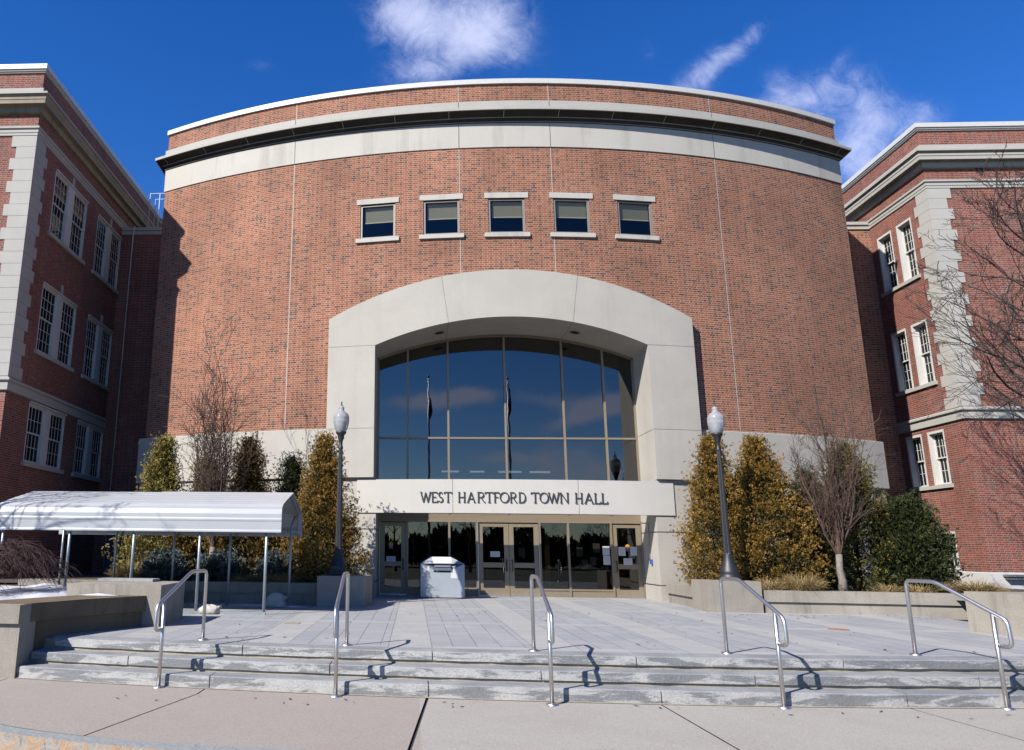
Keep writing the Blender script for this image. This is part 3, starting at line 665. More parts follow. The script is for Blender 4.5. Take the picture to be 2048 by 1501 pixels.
def door(x0,x1,hs):
    b=MB(); st_=.135; y0,y1=YG-.045,YG+.01
    b.box(x0,x0+st_,y0,y1,ZP+.03,2.53); b.box(x1-st_,x1,y0,y1,ZP+.03,2.53)
    b.box(x0+st_,x1-st_,y0,y1,2.43,2.53); b.box(x0+st_,x1-st_,y0,y1,1.26,1.40); b.box(x0+st_,x1-st_,y0,y1,ZP+.03,.68)
    o=b.build('door',M['frame'],TH,TO); bevel(o,.004,1)
    b=MB(); b.quad([(x0+st_,YG-.02,.68),(x1-st_,YG-.02,.68),(x1-st_,YG-.02,1.26),(x0+st_,YG-.02,1.26)]); b.quad([(x0+st_,YG-.02,1.40),(x1-st_,YG-.02,1.40),(x1-st_,YG-.02,2.43),(x0+st_,YG-.02,2.43)])
    b.build('door_pane',M['doorglass'],o,TO)
    b=MB(); hx=x1-.06 if hs>0 else x0+.06; b.tube([(hx,YG-.045,1.47),(hx,YG-.11,1.47),(hx-.02*hs,YG-.13,1.45),(hx-.02*hs,YG-.13,1.20),(hx,YG-.11,1.18),(hx,YG-.045,1.18)],.012,8)
    b.tube([(hx-.03*hs,YG-.045,1.50),(hx-.03*hs,YG-.045,1.15)],.010,6); b.build('door_handle',M['blackmetal'],o,TO)
    b=MB(); b.box(x0,x1,YG-.10,YG+.02,ZP+.004,ZP+.028); b.build('threshold',M['steel'],o,TO)
    return o
door(-3.79,-3.03,1); door(-.90,-.008,1); door(.003,.865,-1); door(3.005,3.825,-1)
# bright jamb weather strips seen beside doors
for x in (-3.797,-.905,.868,3.828):
    b=MB(); b.box(x-.008,x+.004,YG-.1,YG-.086,ZP+.03,2.55); b.build('door_jamb_trim',M['steel'],TH,TO)
# dark lobby behind the glass
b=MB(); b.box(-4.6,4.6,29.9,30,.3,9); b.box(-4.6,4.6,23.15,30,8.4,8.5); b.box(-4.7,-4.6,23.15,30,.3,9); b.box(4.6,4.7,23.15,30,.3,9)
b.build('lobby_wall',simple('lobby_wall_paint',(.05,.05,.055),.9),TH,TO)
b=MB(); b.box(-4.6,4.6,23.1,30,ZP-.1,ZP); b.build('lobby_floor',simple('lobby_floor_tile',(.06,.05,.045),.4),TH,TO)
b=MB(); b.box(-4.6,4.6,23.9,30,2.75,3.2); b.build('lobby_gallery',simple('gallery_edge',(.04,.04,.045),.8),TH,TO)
for (x0,x1,y) in ((-1.8,-1.2,27),(-.8,-.3,27),(.2,1.0,27),(1.3,2.0,27)):
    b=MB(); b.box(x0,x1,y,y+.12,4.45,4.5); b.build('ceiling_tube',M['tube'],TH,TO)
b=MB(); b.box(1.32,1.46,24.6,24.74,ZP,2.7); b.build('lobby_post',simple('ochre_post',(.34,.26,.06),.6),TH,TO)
# ------------------------------------------------------------------ sign letters
SG=thing('sign_lettering','raised dark metal letters reading WEST HARTFORD TOWN HALL on the white beam','sign',(0,21.0,3.03)); SO=(0,21.0,3.03)
def arcpts(cx,cy,rx,ry,a0,a1,n=14): return [(cx+rx*math.cos(R_(a0+(a1-a0)*i/n)),cy+ry*math.sin(R_(a0+(a1-a0)*i/n))) for i in range(n+1)]
GL={'W':[[(0,1),(.27,0)],[(.27,0),(.5,.95)],[(.5,.95),(.73,0)],[(.73,0),(1,1)],[(-.07,1),(.1,1)],[(.9,1),(1.07,1)]],
'E':[[(.1,0),(.1,1)],[(0,1),(.9,1)],[(.1,.5),(.7,.5)],[(0,0),(.95,0)],[(.9,1),(.9,.88)],[(.95,0),(1,.14)]],
'S':[arcpts(.5,.74,.36,.26,30,270,12)+arcpts(.5,.25,.42,.25,90,-150,12)],
'T':[[(.5,0),(.5,1)],[(0,1),(1,1)],[(0,1),(-.03,.88)],[(1,1),(1.03,.88)],[(.36,0),(.64,0)]],
'H':[[(.12,0),(.12,1)],[(.88,0),(.88,1)],[(.12,.5),(.88,.5)],[(0,1),(.24,1)],[(.76,1),(1,1)],[(0,0),(.24,0)],[(.76,0),(1,0)]],
'A':[[(.05,0),(.5,1)],[(.5,1),(.95,0)],[(.2,.34),(.8,.34)],[(-.05,0),(.15,0)],[(.85,0),(1.05,0)]],
'R':[[(.12,0),(.12,1)],[(0,1),(.5,1)]+arcpts(.5,.75,.35,.25,90,-90,10)+[(.12,.5)],[(.45,.5),(.95,0)],[(0,0),(.24,0)],[(.95,0),(1.06,0)]],
'F':[[(.12,0),(.12,1)],[(0,1),(.9,1)],[(.12,.52),(.7,.52)],[(0,0),(.24,0)],[(.9,1),(.92,.88)]],
'O':[arcpts(.5,.5,.5,.5,0,360,24)],
'D':[[(.12,0),(.12,1)],[(0,1),(.4,1)]+arcpts(.4,.5,.55,.5,90,-90,14)+[(0,0)]],
'N':[[(.1,0),(.1,1)],[(.1,1),(.9,0)],[(.9,0),(.9,1)],[(0,1),(.16,1)],[(0,0),(.22,0)],[(.78,1),(1.02,1)]],
'L':[[(.15,0),(.15,1)],[(0,0),(.9,0)],[(0,1),(.3,1)],[(.9,0),(.98,.16)]]}
Lx=[('W',108,203),('E',218,274),('S',282,328),('T',342,412),('H',478,548),('A',568,642),('R',668,738),('T',745,820),('F',832,884),('O',890,974),('R',988,1050),('D',1072,1140),('T',1196,1270),('O',1280,1360),('W',1366,1466),('N',1478,1560),('H',1626,1698),('A',1720,1802),('L',1816,1880),('L',1888,1948)]
for ch,za,zb in Lx:
    xa=-2.61+(za-105)/1845*5.13; xb=-2.61+(zb-105)/1845*5.13; b=MB(); H=.27; w=.0125
    for pl in GL[ch]:
        for (px,pz),(qx,qz) in zip(pl,pl[1:]):
            ax,az,bx_,bz=xa+px*(xb-xa),3.03+pz*H,xa+qx*(xb-xa),3.03+qz*H
            dx,dz=bx_-ax,bz-az; l=math.hypot(dx,dz)
            if l<1e-5: continue
            dx/=l; dz/=l; e=w*.6; thick=w*(1.15 if abs(dz)>.6 else .75)
            ax-=dx*e*.5; az-=dz*e*.5; bx_+=dx*e*.5; bz+=dz*e*.5; nx,nz=-dz*thick,dx*thick
            c0=[(ax-nx,az-nz),(bx_-nx,bz-nz),(bx_+nx,bz+nz),(ax+nx,az+nz)]
            f=[P(x,z,.165+.028) for x,z in c0]; g=[P(x,z,.165+.010) for x,z in c0]
            b.quad(f); b.quad(g[::-1])
            for i in range(4): j=(i+1)%4; b.quad([f[j],f[i],g[i],g[j]])
    b.build('letter',M['letters'],SG,SO)

# ------------------------------------------------------------------ notices taped to the glass
def notice(x0,x1,z0,z1,y,mat,label,lines=5,cat='notice',tilt=0,ink='ink'):
    b=MB(); yy=y; w,h=x1-x0,z1-z0
    b.box(x0,x1,yy-.002,yy,z0,z1,0)
    for i in range(lines):
        zz=z1-h*(.18+.7*i/max(lines,1)); b.quad([(x0+w*.15,yy-.004,zz-h*.03),(x1-w*(.15+.1*(i%2)),yy-.004,zz-h*.03),(x1-w*(.15+.1*(i%2)),yy-.004,zz),(x0+w*.15,yy-.004,zz)],None,1)
    o=b.build('notice',[mat,M[ink]],None,((x0+x1)/2,yy,(z0+z1)/2)); tag(o,label,cat,'paper notices taped to the entrance glass'); return o
lightink=simple('faint_print',(.55,.58,.72),.7); M['lightink']=lightink
notice(-.55,-.27,1.56,1.72,YG-.024,M['paper'],'white notice on the left leaf of the central double door',3,ink='blue')
notice(-3.60,-3.33,1.395,1.545,YG-.05,M['paper'],'white notice on the single door at the left end',3,ink='blue')
notice(.28,.47,1.58,1.83,YG+.0,M['papertan'],'dull cream notice inside the right leaf of the central double door',0)
notice(1.97,2.15,1.60,1.86,YG+.03,M['papertan'],'small dull cream notice highest at the left of the right side window',3)
notice(2.10,2.29,1.25,1.51,YG+.03,M['papertan'],'lowest dull cream notice with a dark picture in the right side window',1)
notice(2.45,2.65,1.72,1.98,YG+.03,M['papertan'],'topmost dull cream notice with a dark picture in the right side window',1)
notice(2.35,2.53,1.36,1.60,YG+.03,M['papertan'],'plain dull cream notice between the others in the right side window',0)
notice(2.715,2.915,1.65,1.90,YG-.008,M['paper'],'upper of two bright white sheets beside the right single door',6,ink='lightink')
notice(2.725,2.925,1.375,1.635,YG-.008,M['paper'],'lower of two bright white sheets beside the right single door',6,ink='lightink')
notice(3.16,3.36,1.635,1.885,YG-.048,M['paper'],'white sheet left of the gold sticker on the right single door',6,ink='lightink')
notice(3.50,3.69,1.645,1.895,YG-.048,M['paper'],'white sheet right of the gold sticker on the right single door',6,ink='lightink')
notice(3.29,3.54,1.38,1.565,YG-.048,M['paper'],'wide white sheet below the gold sticker on the right single door',4,ink='lightink')
for x,l in ((-3.47,'round gold sticker with blue base on the left single door'),(3.435,'round gold sticker with blue base between papers on the right single door')):
    b=MB(); z=1.895; y=YG-.026
    b.quad([(x+.068*math.cos(t),y,z+.068*math.sin(t)) for t in [2*PI*i/24 for i in range(24)]],None,0); b.quad([(x-.06,y+.001,z-.13),(x+.06,y+.001,z-.13),(x+.06,y+.001,z-.03),(x-.06,y+.001,z-.03)],None,1)
    for i in range(24):
        t0,t1=2*PI*i/24,2*PI*(i+1)/24; b.quad([(x+.068*math.cos(t0),y+.0,z+.068*math.sin(t0)),(x+.068*math.cos(t0),y+.003,z+.068*math.sin(t0)),(x+.068*math.cos(t1),y+.003,z+.068*math.sin(t1)),(x+.068*math.cos(t1),y,z+.068*math.sin(t1))],None,0)
    tag(b.build('sticker',[M['gold'],M['blue']],None,(x,y,z)),l,'sticker','round stickers on the entrance doors')
# ------------------------------------------------------------------ wings
CL=(-14.2,20.2); CR=(14.5,24.4)
def ringL(o,back=34,out=-26): return [(out,CL[1]-o),(CL[0]+o,CL[1]-o),(CL[0]+o,back)]
def ringR(o,back=34,out=28): return [(CR[0]-o,back),(CR[0]-o,CR[1]-o),(out,CR[1]-o)]
def wing(ring,name,label,base,side,offx,oldbrickside):
    W=thing(name,label,'building',(base[0],base[1],ZP)); WO=(base[0],base[1],ZP)
    def part(nm,mt,prof,mis=None): b=MB(); sweep(b,ring,prof,mis); return b.build(nm,mt,W,WO)
    part('roof_coping',M['coping'],[(-.4,16.24),(.11,16.24),(.11,16.08),(.05,16.08)])
    part('coping_moulding',M['lime'],[(.075,16.079),(.075,16.02),(.05,16.0),(.04,15.97),(-.003,15.97)])
    part('brick_parapet',M['oldbrick'],[(0,15.98),(0,15.42)])
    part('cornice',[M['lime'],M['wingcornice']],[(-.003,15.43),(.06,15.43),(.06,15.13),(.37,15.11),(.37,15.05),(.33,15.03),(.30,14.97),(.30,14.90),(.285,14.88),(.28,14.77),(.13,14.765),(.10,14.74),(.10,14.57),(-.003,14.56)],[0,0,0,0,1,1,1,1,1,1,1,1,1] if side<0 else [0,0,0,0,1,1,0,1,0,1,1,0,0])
    part('brick_attic',M['oldbrick'],[(0,14.58),(0,14.10)])
    part('band_course',M['lime'],[(-.003,14.13),(.09,14.125),(.09,14.06),(.05,14.03),(.05,13.93),(.035,13.925),(.035,13.84),(-.003,13.83)])
    part('belt_course',M['lime'],[(-.003,6.36),(.12,6.30),(.12,6.24),(.06,6.20),(.06,5.97),(-.003,5.96)])
    if side>0: part('painted_base',M['whitebase'],[(-.003,1.28),(.03,1.26),(.03,.4)])
    return W,WO
WL,WLO=wing(ringL,'brick_wing','dark shaded older brick wing with white quoins at the left','L' and CL,-1,0,0)
WR,WRO=wing(ringR,'brick_wing','sunlit older brick wing with white quoins at the right','R' and CR,1,0,0)
# window layouts on the side faces (u = y)
LW=[]  # (y0,y1,z0,z1)
for (z0,z1) in ((11.30,13.42),(7.50,9.62),(4.12,5.88)):
    for (y0,y1) in ((21.56,23.95),(24.88,27.10)): LW.append((y0,y1,z0,z1))
RW=[]
for (z0,z1) in ((11.14,13.28),(7.40,9.57),(4.02,5.80)):
    for (y0,y1) in ((26.51,27.36),(25.40,26.22)): RW.append((y0,y1,z0,z1))
RW.append((25.60,26.45,1.36,2.52))
def side_wall(W,WO,xf,holes,sgn,zlo,y0,y1,mat,depth):
    b=MB()
    for (za,zb) in ((6.3,13.9),(zlo,5.99)):
        hs=[h for h in holes if h[2]>=za-.01 and h[3]<=zb+.01]
        us=[y0,y1]; 
        if sgn<0: wall_grid(b,us,[za,zb],[(*h,True) for h in hs],lambda u,z,d:(xf-d,u,z),None,depth)
        else: wall_grid(b,us,[za,zb],[(*h,True) for h in hs],lambda u,z,d:(xf+d,u,z),None,depth)
    return b
b=side_wall(WL,WLO,CL[0],LW,-1,.4,CL[1],34,None,.12); b.build('side_wall',M['oldbrick'],WL,WLO)
b=MB(); b.quad([(-26,20.2,.4),(-14.2,20.2,.4),(-14.2,20.2,5.99),(-26,20.2,5.99)]); b.quad([(-26,20.2,6.3),(-14.2,20.2,6.3),(-14.2,20.2,13.9),(-26,20.2,13.9)]); b.build('front_wall',M['oldbrick'],WL,WLO)
b=side_wall(WR,WRO,CR[0],RW,1,1.24,CR[1],34,None,.25); b.build('side_wall',M['oldbrick'],WR,WRO)
b=MB(); b.quad([(14.5,24.4,1.24),(28,24.4,1.24),(28,24.4,5.99),(14.5,24.4,5.99)]); b.quad([(14.5,24.4,6.3),(28,24.4,6.3),(28,24.4,13.9),(14.5,24.4,13.9)]); b.build('front_wall',M['oldbrick'],WR,WRO)
b=MB(); b.box(-26,-14.6,20.6,34,15.3,15.5); b.build('flat_roof',M['joint'],WL,WLO)
b=MB(); b.box(14.9,28,24.8,34,15.3,15.5); b.build('flat_roof',M['joint'],WR,WRO)
# quoins
def quoins(W,WO,cx,cy,sgn):
    b=MB(); z=13.835; k=0; zb=6.365; n=20; hh=(z-zb)/n
    for i in range(n):
        z1=z-hh*i; z0=z1-hh+.008; lf=.74 if i%2==0 else .58; ls=.74 if i%2==1 else .58; p=.022
        if sgn<0: # corner at (cx,cy): front face toward -y extends to -x ; side face x=cx toward +y
            b.box(cx-lf,cx+p,cy-p,cy+.02,z0,z1); b.box(cx-.02,cx+p-.001,cy+.02,cy+ls,z0,z1)
        else:
            b.box(cx-p,cx+lf,cy-p,cy+.02,z0,z1); b.box(cx-p+.001,cx+.02,cy+.02,cy+ls,z0,z1)
    o=b.build('quoins',M['lime'],W,WO); return o
quoins(WL,WLO,*CL,-1); quoins(WR,WRO,*CR,1)
# windows of the wings
def sash(b,F,u0,u1,z0,z1,dp,cols,rows,bw=.016,fw=.038):
    b.box(u0,u0+fw,dp-.04,dp,z0,z1,0,F); b.box(u1-fw,u1,dp-.04,dp,z0,z1,0,F); b.box(u0+fw,u1-fw,dp-.04,dp,z0,z0+fw*1.2,0,F); b.box(u0+fw,u1-fw,dp-.04,dp,z1-fw,z1,0,F)
    for i in range(1,cols): x=u0+fw+(u1-u0-2*fw)*i/cols; b.box(x-bw/2,x+bw/2,dp-.03,dp-.018,z0+fw*1.2,z1-fw,0,F)
    for i in range(1,rows): z=z0+fw+(z1-z0-2*fw)*i/rows; b.box(u0+fw,u1-fw,dp-.028,dp-.019,z-bw/2,z+bw/2,0,F)
def dhung(W,WO,F,u0,u1,z0,z1,case=.07,cols=4,rows=3,jd=.0,dp0=-.03,sh=0.0):
    b=MB()
    b.box(u0,u0+case,dp0-.12-jd,dp0,z0,z1,0,F); b.box(u1-case,u1,dp0-.12-jd,dp0,z0,z1,0,F); b.box(u0+case,u1-case,dp0-.12-jd,dp0,z1-case*1.2,z1,0,F); b.box(u0+case,u1-case,dp0-.12-jd,dp0-.01,z0,z0+case*.5,0,F)
    fr=b.build('window',M['whitepaint'],W,WO)
    zm=(z0+z1)/2; b=MB(); sash(b,F,u0+case,u1-case,zm-.02,z1-case*1.2,dp0-.05-jd+sh*.5,cols,rows); b.build('upper_sash',M['whitepaint'],fr,WO)
    b=MB(); sash(b,F,u0+case,u1-case,z0+case*.5,zm+.03,dp0-.10-jd+sh,cols,rows); b.build('lower_sash',M['whitepaint'],fr,WO)
    b=MB(); b.box(u0+case,u1-case,dp0-.086-jd+sh*.5,dp0-.080-jd+sh*.5,zm,z1-case,0,F); b.box(u0+case,u1-case,dp0-.136-jd+sh,dp0-.130-jd+sh,z0,zm,0,F); b.build('pane',M['pane'],fr,WO)
FL=lambda u,d,z:(CL[0]+d,u,z)
FR=lambda u,d,z:(CR[0]-d,u,z)
for i,(y0,y1,z0,z1) in enumerate(LW):
    mid=(y0+y1)/2; 
    dhung(WL,WLO,FL,y0,mid-.17,z0,z1,.055,4,3 if z1>6 else 2,dp0=0.0,sh=.05); dhung(WL,WLO,FL,mid+.17,y1,z0,z1,.055,4,3 if z1>6 else 2,dp0=0.0,sh=.05)
    b=MB(); b.box(mid-.17,mid+.17,-.06,.012,z0,z1,0,lambda u,d,z:(CL[0]+d,u,z)); b.box(y0,y1,-.01,.05,z1,z1+.05,0,lambda u,d,z:(CL[0]+d,u,z)); b.build('window_mullion',M['whitepaint'],WL,WLO)
    b=MB(); b.box(y0-.1,min(y1+.1,27.13),-.05,.09,z0-.13,z0-.001,0,lambda u,d,z:(CL[0]+d,u,z)); b.build('window_sill',M['lime'],WL,WLO)
    if z1>6.5: b=MB(); b.box(mid-.06,mid+.09,-.02,.03,z1+.055,z1+.36,0,lambda u,d,z:(CL[0]+d,u,z)); b.build('keystone',M['lime'],WL,WLO)
for (y0,y1,z0,z1) in RW: dhung(WR,WRO,FR,y0,y1,z0,z1,.07,4,3 if z1>6 else 2,jd=.10,dp0=-.002)
for (z0,z1) in ((11.14,13.28),(7.40,9.57),(4.02,5.80)):
    b=MB(); b.box(25.32,27.45,-.05,.07,z0-.12,z0-.001,0,lambda u,d,z:(CR[0]-d,u,z)); b.build('window_sill',M['lime'],WR,WRO)
b=MB(); b.box(25.5,26.55,-.05,.06,1.25,1.359,0,lambda u,d,z:(CR[0]-d,u,z)); b.build('window_sill',M['whitebase'],WR,WRO)
# dark rooms behind (closed backs)
# small vents under the cornices
b=MB(); b.box(16.2,16.45,24.385,24.42,14.42,14.55); b.build('wall_vent',M['dark'],WR,WRO)
# link walls
def link(name,label,x0,x1,y,zt,wo,mat):
    T=thing(name,label,'building',((x0+x1)/2,y,ZP)); O=((x0+x1)/2,y,ZP)
    b=MB(); b.quad([(x0,y,.4),(x1,y,.4),(x1,y,zt-.28),(x0,y,zt-.28)]); b.build('brick_wall',mat,T,O)
    b=MB(); b.box(x0,x1,y-.10,y+.3,zt-.12,zt); b.box(x0,x1,y-.05,y+.3,zt-.28,zt-.12); b.build('link_coping',M['lime'],T,O)
    b=MB(); b.box(x0,x1,y+.3,34,zt-.4,zt-.25); b.build('flat_roof',M['joint'],T,O)
    return T,O
LL,LLO=link('link_building','narrow shaded brick link between left wing and curved hall',-14.2,-11.5,27.15,13.92,0,M['oldbrick'])
LR,LRO=link('link_building','narrow brick link between curved hall and right wing',11.5,14.5,27.7,14.1,0,M['brick'])
# side door in the left link
b=MB(); b.box(-13.75,-13.05,27.08,27.14,.5,2.25); b.build('door',simple('blue_grey_door',(.07,.09,.16),.5),LL,LLO)
# plain back volumes close the gaps
# rain pipe on left link corner
b=MB(); b.tube([(-13.68,27.02,13.95),(-13.70,27.0,13.5),(-13.72,27.0,1.0)],.022,6)
for z in (12,10,8,6,4,2): b.tube([(-13.72,27.0,z),(-13.72,27.14,z)],.015,5)
tag(b.build('drain_pipe',M['whitepaint'],None,(-13.7,27.0,1)),'thin pale pipe running down the shaded brick link at left','pipe')
GR=thing('roof_ladder_rail','white metal guard rails on the roof of the left link','guard rail',(-13.2,28.4,13.7)); GO=(-13.2,28.4,13.7)
b=MB(); b.tube([(-13.68,28.4,13.7),(-13.68,28.4,16.02),(-11.9,28.4,16.04)],.022,6); b.build('outer_rail',M['whitepaint'],GR,GO)
b=MB(); b.tube([(-13.52,28.6,13.7),(-13.52,28.6,15.86),(-11.9,28.6,15.88)],.022,6); b.build('inner_rail',M['whitepaint'],GR,GO)
b=MB(); b.tube([(-13.28,28.4,13.7),(-13.28,28.4,16.02)],.018,6); b.tube([(-13.25,28.5,14.9),(-12,28.5,14.9)],.03,6); b.build('upright',M['whitepaint'],GR,GO)
b=MB(); b.box(14.85,15.6,24.18,24.36,1.16,1.22); b.box(14.9,15.55,24.22,24.37,1.08,1.16)
tag(b.build('wall_fixture',simple('grey_fixture',(.18,.19,.20),.5),None,(15.2,24.3,1.15)),'small grey metal fixture on the white base of the right wing','light fixture')
# ------------------------------------------------------------------ planting beds, walls, blocks
def loft_wall(name,label,path_in,th,z0,z1,capz,mat,cat='planter wall',group=None,caph=.24,over=.05):
    """path_in: xy polyline of visible face; body below cap is recessed"""
    cx=sum(p[0] for p in path_in)/len(path_in); cy=sum(p[1] for p in path_in)/len(path_in)
    T=thing(name,label,cat,(cx,cy,z0),0,group); O=(cx,cy,z0)
    def off(pts,o):
        r=[]
        for i,p in enumerate(pts):
            a=pts[max(i-1,0)]; c=pts[min(i+1,len(pts)-1)]; dx,dy=c[0]-a[0],c[1]-a[1]; l=math.hypot(dx,dy); r.append((p[0]-dy/l*o,p[1]+dx/l*o))
        return r
    def slab(nm,o0,o1,za,zb):
        A=off(path_in,o0); Bq=off(path_in,o1); b=MB()
        for i in range(len(A)-1):
            b.quad([(*A[i],za),(*A[i+1],za),(*A[i+1],zb),(*A[i],zb)]); b.quad([(*Bq[i+1],za),(*Bq[i],za),(*Bq[i],zb),(*Bq[i+1],zb)])
            b.quad([(*A[i],zb),(*A[i+1],zb),(*Bq[i+1],zb),(*Bq[i],zb)]); b.quad([(*Bq[i],za),(*Bq[i+1],za),(*A[i+1],za),(*A[i],za)])
        b.quad([(*Bq[0],za),(*A[0],za),(*A[0],zb),(*Bq[0],zb)]); b.quad([(*A[-1],za),(*Bq[-1],za),(*Bq[-1],zb),(*A[-1],zb)])
        o=b.build(nm,mat,T,O); return o
    slab('wall_body',over,th-over,z0,z1-caph-.0); bevel(slab('wall_cap',0,th,z1-caph,z1),.015)
    return T
# rear planter walls (either side of the entrance)
loft_wall('planter_wall','stained concrete planter wall right of the lamp pedestal',[(4.98,17.88),(6.2,17.80),(7.5,17.66),(8.9,17.45),(10.5,17.2)],.45,ZP-.05,.93,0,M['planter'])
loft_wall('planter_wall','short concrete planter wall between entrance pier and right pedestal',[(3.93,21.3),(3.90,20.0),(3.88,19.05)],.4,ZP-.05,.93,0,M['planter'])
loft_wall('planter_wall','dark shaded concrete planter wall behind the metal canopy',[(-12.2,18.2),(-10.5,18.25),(-8.9,18.3),(-7.5,18.33),(-6.2,18.38),(-4.98,18.40)],.45,ZP-.05,.93,0,M['planter'])
loft_wall('planter_wall','short shaded concrete planter wall between left pedestal and entrance pier',[(-3.88,19.05),(-3.90,20.0),(-3.93,21.3)],.4,ZP-.05,.93,0,M['planter'])
def block(name,label,pts,z0,z1,mat,cat,bv=.03):
    cx=sum(p[0] for p in pts)/len(pts); cy=sum(p[1] for p in pts)/len(pts)
    b=MB(); n=len(pts)
    for i in range(n):
        j=(i+1)%n; b.quad([(*pts[i],z0),(*pts[j],z0),(*pts[j],z1),(*pts[i],z1)])
    b.quad([(*p,z1) for p in pts]); b.quad([(*p,z0) for p in pts][::-1])
    o=b.build(name,mat,None,(cx,cy,z0)); bevel(o,bv,3); tag(o,label,cat); return o
block('lamp_pedestal','concrete pedestal under the right lamp post',[(3.72,17.83),(4.92,17.85),(4.97,18.95),(3.78,18.95)],ZP-.05,1.12,M['planter'],'pedestal')
block('lamp_pedestal','shaded concrete pedestal under the left lamp post',[(-4.97,17.55),(-3.95,17.80),(-3.80,18.95),(-4.97,18.95)],ZP-.05,1.12,M['planter'],'pedestal')
block('end_block','pale concrete end block beside the left seat wall with slab on top',[(-8.55,12.75),(-6.92,12.62),(-7.0,14.2),(-8.55,14.2)],ZP-.08,1.1,M['planter'],'concrete block',.06)
block('end_block','pale concrete end block by the rightmost handrail',[(7.0,12.95),(8.9,12.95),(8.9,14.2),(6.78,14.2)],ZP-.08,1.12,M['planter'],'concrete block',.06)
b=MB(); b.box(-8.45,-7.45,13.75,14.15,1.103,1.15); tag(bevel(b.build('stone_slab',M['slab'],None,(-7.9,13.95,1.1)),.008),'thin grey slab lying on the left concrete end block','slab')
# seat walls at ends of the steps
SWL=smooth([(-8.05,10.40),(-7.98,10.75),(-7.80,11.35),(-7.52,12.0),(-7.15,12.65)],3)
loft_wall('seat_wall','low curved seat wall streaked brown with damp at left of the steps',SWL,.85,-.02,.93,0,M['wetplanter'],'seat wall')
loft_wall('seat_wall','straight pale end of the low wall along the sidewalk at far left',[(-14,10.28),(-8.90,10.28),(-8.035,10.25)],.5,-.02,.928,0,M['planter'],'seat wall')
loft_wall('seat_wall','straight low concrete wall along the sidewalk right of the steps',[(8.25,10.25),(9,10.28),(28,10.28)],.5,-.02,.928,0,M['planter'],'seat wall')
SWR=[( -x,y) for x,y in SWL][::-1]
loft_wall('seat_wall','low curved seat wall of pale concrete at right end of the steps',[(7.25,12.85),(7.6,12.1),(7.9,11.35),(8.1,10.7),(8.2,10.3)],.85,-.02,.93,0,M['planter'],'seat wall')
# beds
b=MB(); b.quad([(-14.2,18.4,.84),(-4.3,18.6,.84),(-3.95,22.3,.84),(-14.2,27.15,.84)]); b.quad([(-13.8,10.6,.80),(-8.5,10.6,.80),(-8.3,18.35,.80),(-14.2,18.35,.80)])
b.quad([(4.3,18.1,.84),(14.5,17.4,.84),(14.5,27.7,.84),(3.95,22.3,.84)]); b.quad([(14.5,17.0,.8),(28,17.0,.8),(28,24.4,.8),(14.5,24.4,.8)]); b.quad([(8.5,10.4,.80),(28,10.4,.80),(28,17.6,.80),(8.8,17.6,.80)])
b.quad([(-28,10.6,.78),(-13.8,10.6,.78),(-13.8,20.2,.78),(-28,20.2,.78)])
struct(b.build('planting_bed',M['mulch']))
# snow patch (uneven sheet)
b=MB(); nx,ny=26,30
def snowz(x,y):
    e=min(x+12.6,-8.55-x,y-10.95,17.3-y); e=max(0,min(1,e/.5)); return .79+e*(.085+.03*math.sin(x*3.1+y*1.7)+.02*math.sin(x*7+y*5))
for i in range(nx):
    for j in range(ny):
        x0=-12.6+4.15*i/nx; x1=-12.6+4.15*(i+1)/nx; y0=10.9+6.4*j/ny; y1=10.9+6.4*(j+1)/ny
        b.quad([(x0,y0,snowz(x0,y0)),(x1,y0,snowz(x1,y0)),(x1,y1,snowz(x1,y1)),(x0,y1,snowz(x0,y1))],None,0,True)
struct(b.build('snow',M['snow']),'stuff')
b=MB()
for (cx,cy,rx,ry,zz) in ((-5.45,17.35,.35,.12,ZP),(-7.9,12.5,.33,.10,.93)):
    for i in range(16):
        t0,t1=2*PI*i/16,2*PI*(i+1)/16
        b.quad([(cx,cy,zz+.035),(cx+rx*math.cos(t0),cy+ry*math.sin(t0),zz+.005),(cx+rx*math.cos(t1),cy+ry*math.sin(t1),zz+.005)],[(0,0)]*3,0,True)
struct(b.build('snow',M['snow']),'stuff')
# covers in the paving
def disc(name,label,x,y,z,r,mat,sq=False):
    b=MB(); n=4 if sq else 20; off=PI/4 if sq else 0
    p=[(x+r*math.cos(off+2*PI*i/n),y+r*math.sin(off+2*PI*i/n)) for i in range(n)]
    b.quad([(*q,z+.006) for q in p]); 
    for i in range(n): j=(i+1)%n; b.quad([(*p[i],z),(*p[j],z),(*p[j],z+.006),(*p[i],z+.006)])
    return tag(b.build(name,mat,None,(x,y,z)),label,'drain cover')
disc('drain_cover','rust coloured round cover in the paving before the right planter',4.55,14.15,ZP,.17,M['rust'])
disc('drain_cover','tan square cover in the paving near the canopy end',-4.9,13.6,ZP,.19,M['tancover'],True)

g=np.random.default_rng(91); V=[];F=[]; n=170
for i in range(n):
    q=g.random()
    if q<.5: x,y,z=g.random()*12-6,10.6+g.random()*7,ZP+.004
    elif q<.8: x,y,z=4+g.random()*5,16.6+g.random()*1.0,ZP+.004
    else: x,y,z=g.random()*12-7,9.0+g.random()*.35,.004
    a=g.random()*6.28; L=.018+.03*g.random(); w=L*.45; c_,s_=math.cos(a),math.sin(a)
    V+=[(x-c_*L,y-s_*L,z),(x+s_*w,y-c_*w,z+.006),(x+c_*L,y+s_*L,z+.012),(x-s_*w,y+c_*w,z+.004)]; F.append([4*i,4*i+1,4*i+2,4*i+3])
LIT=(V,F)
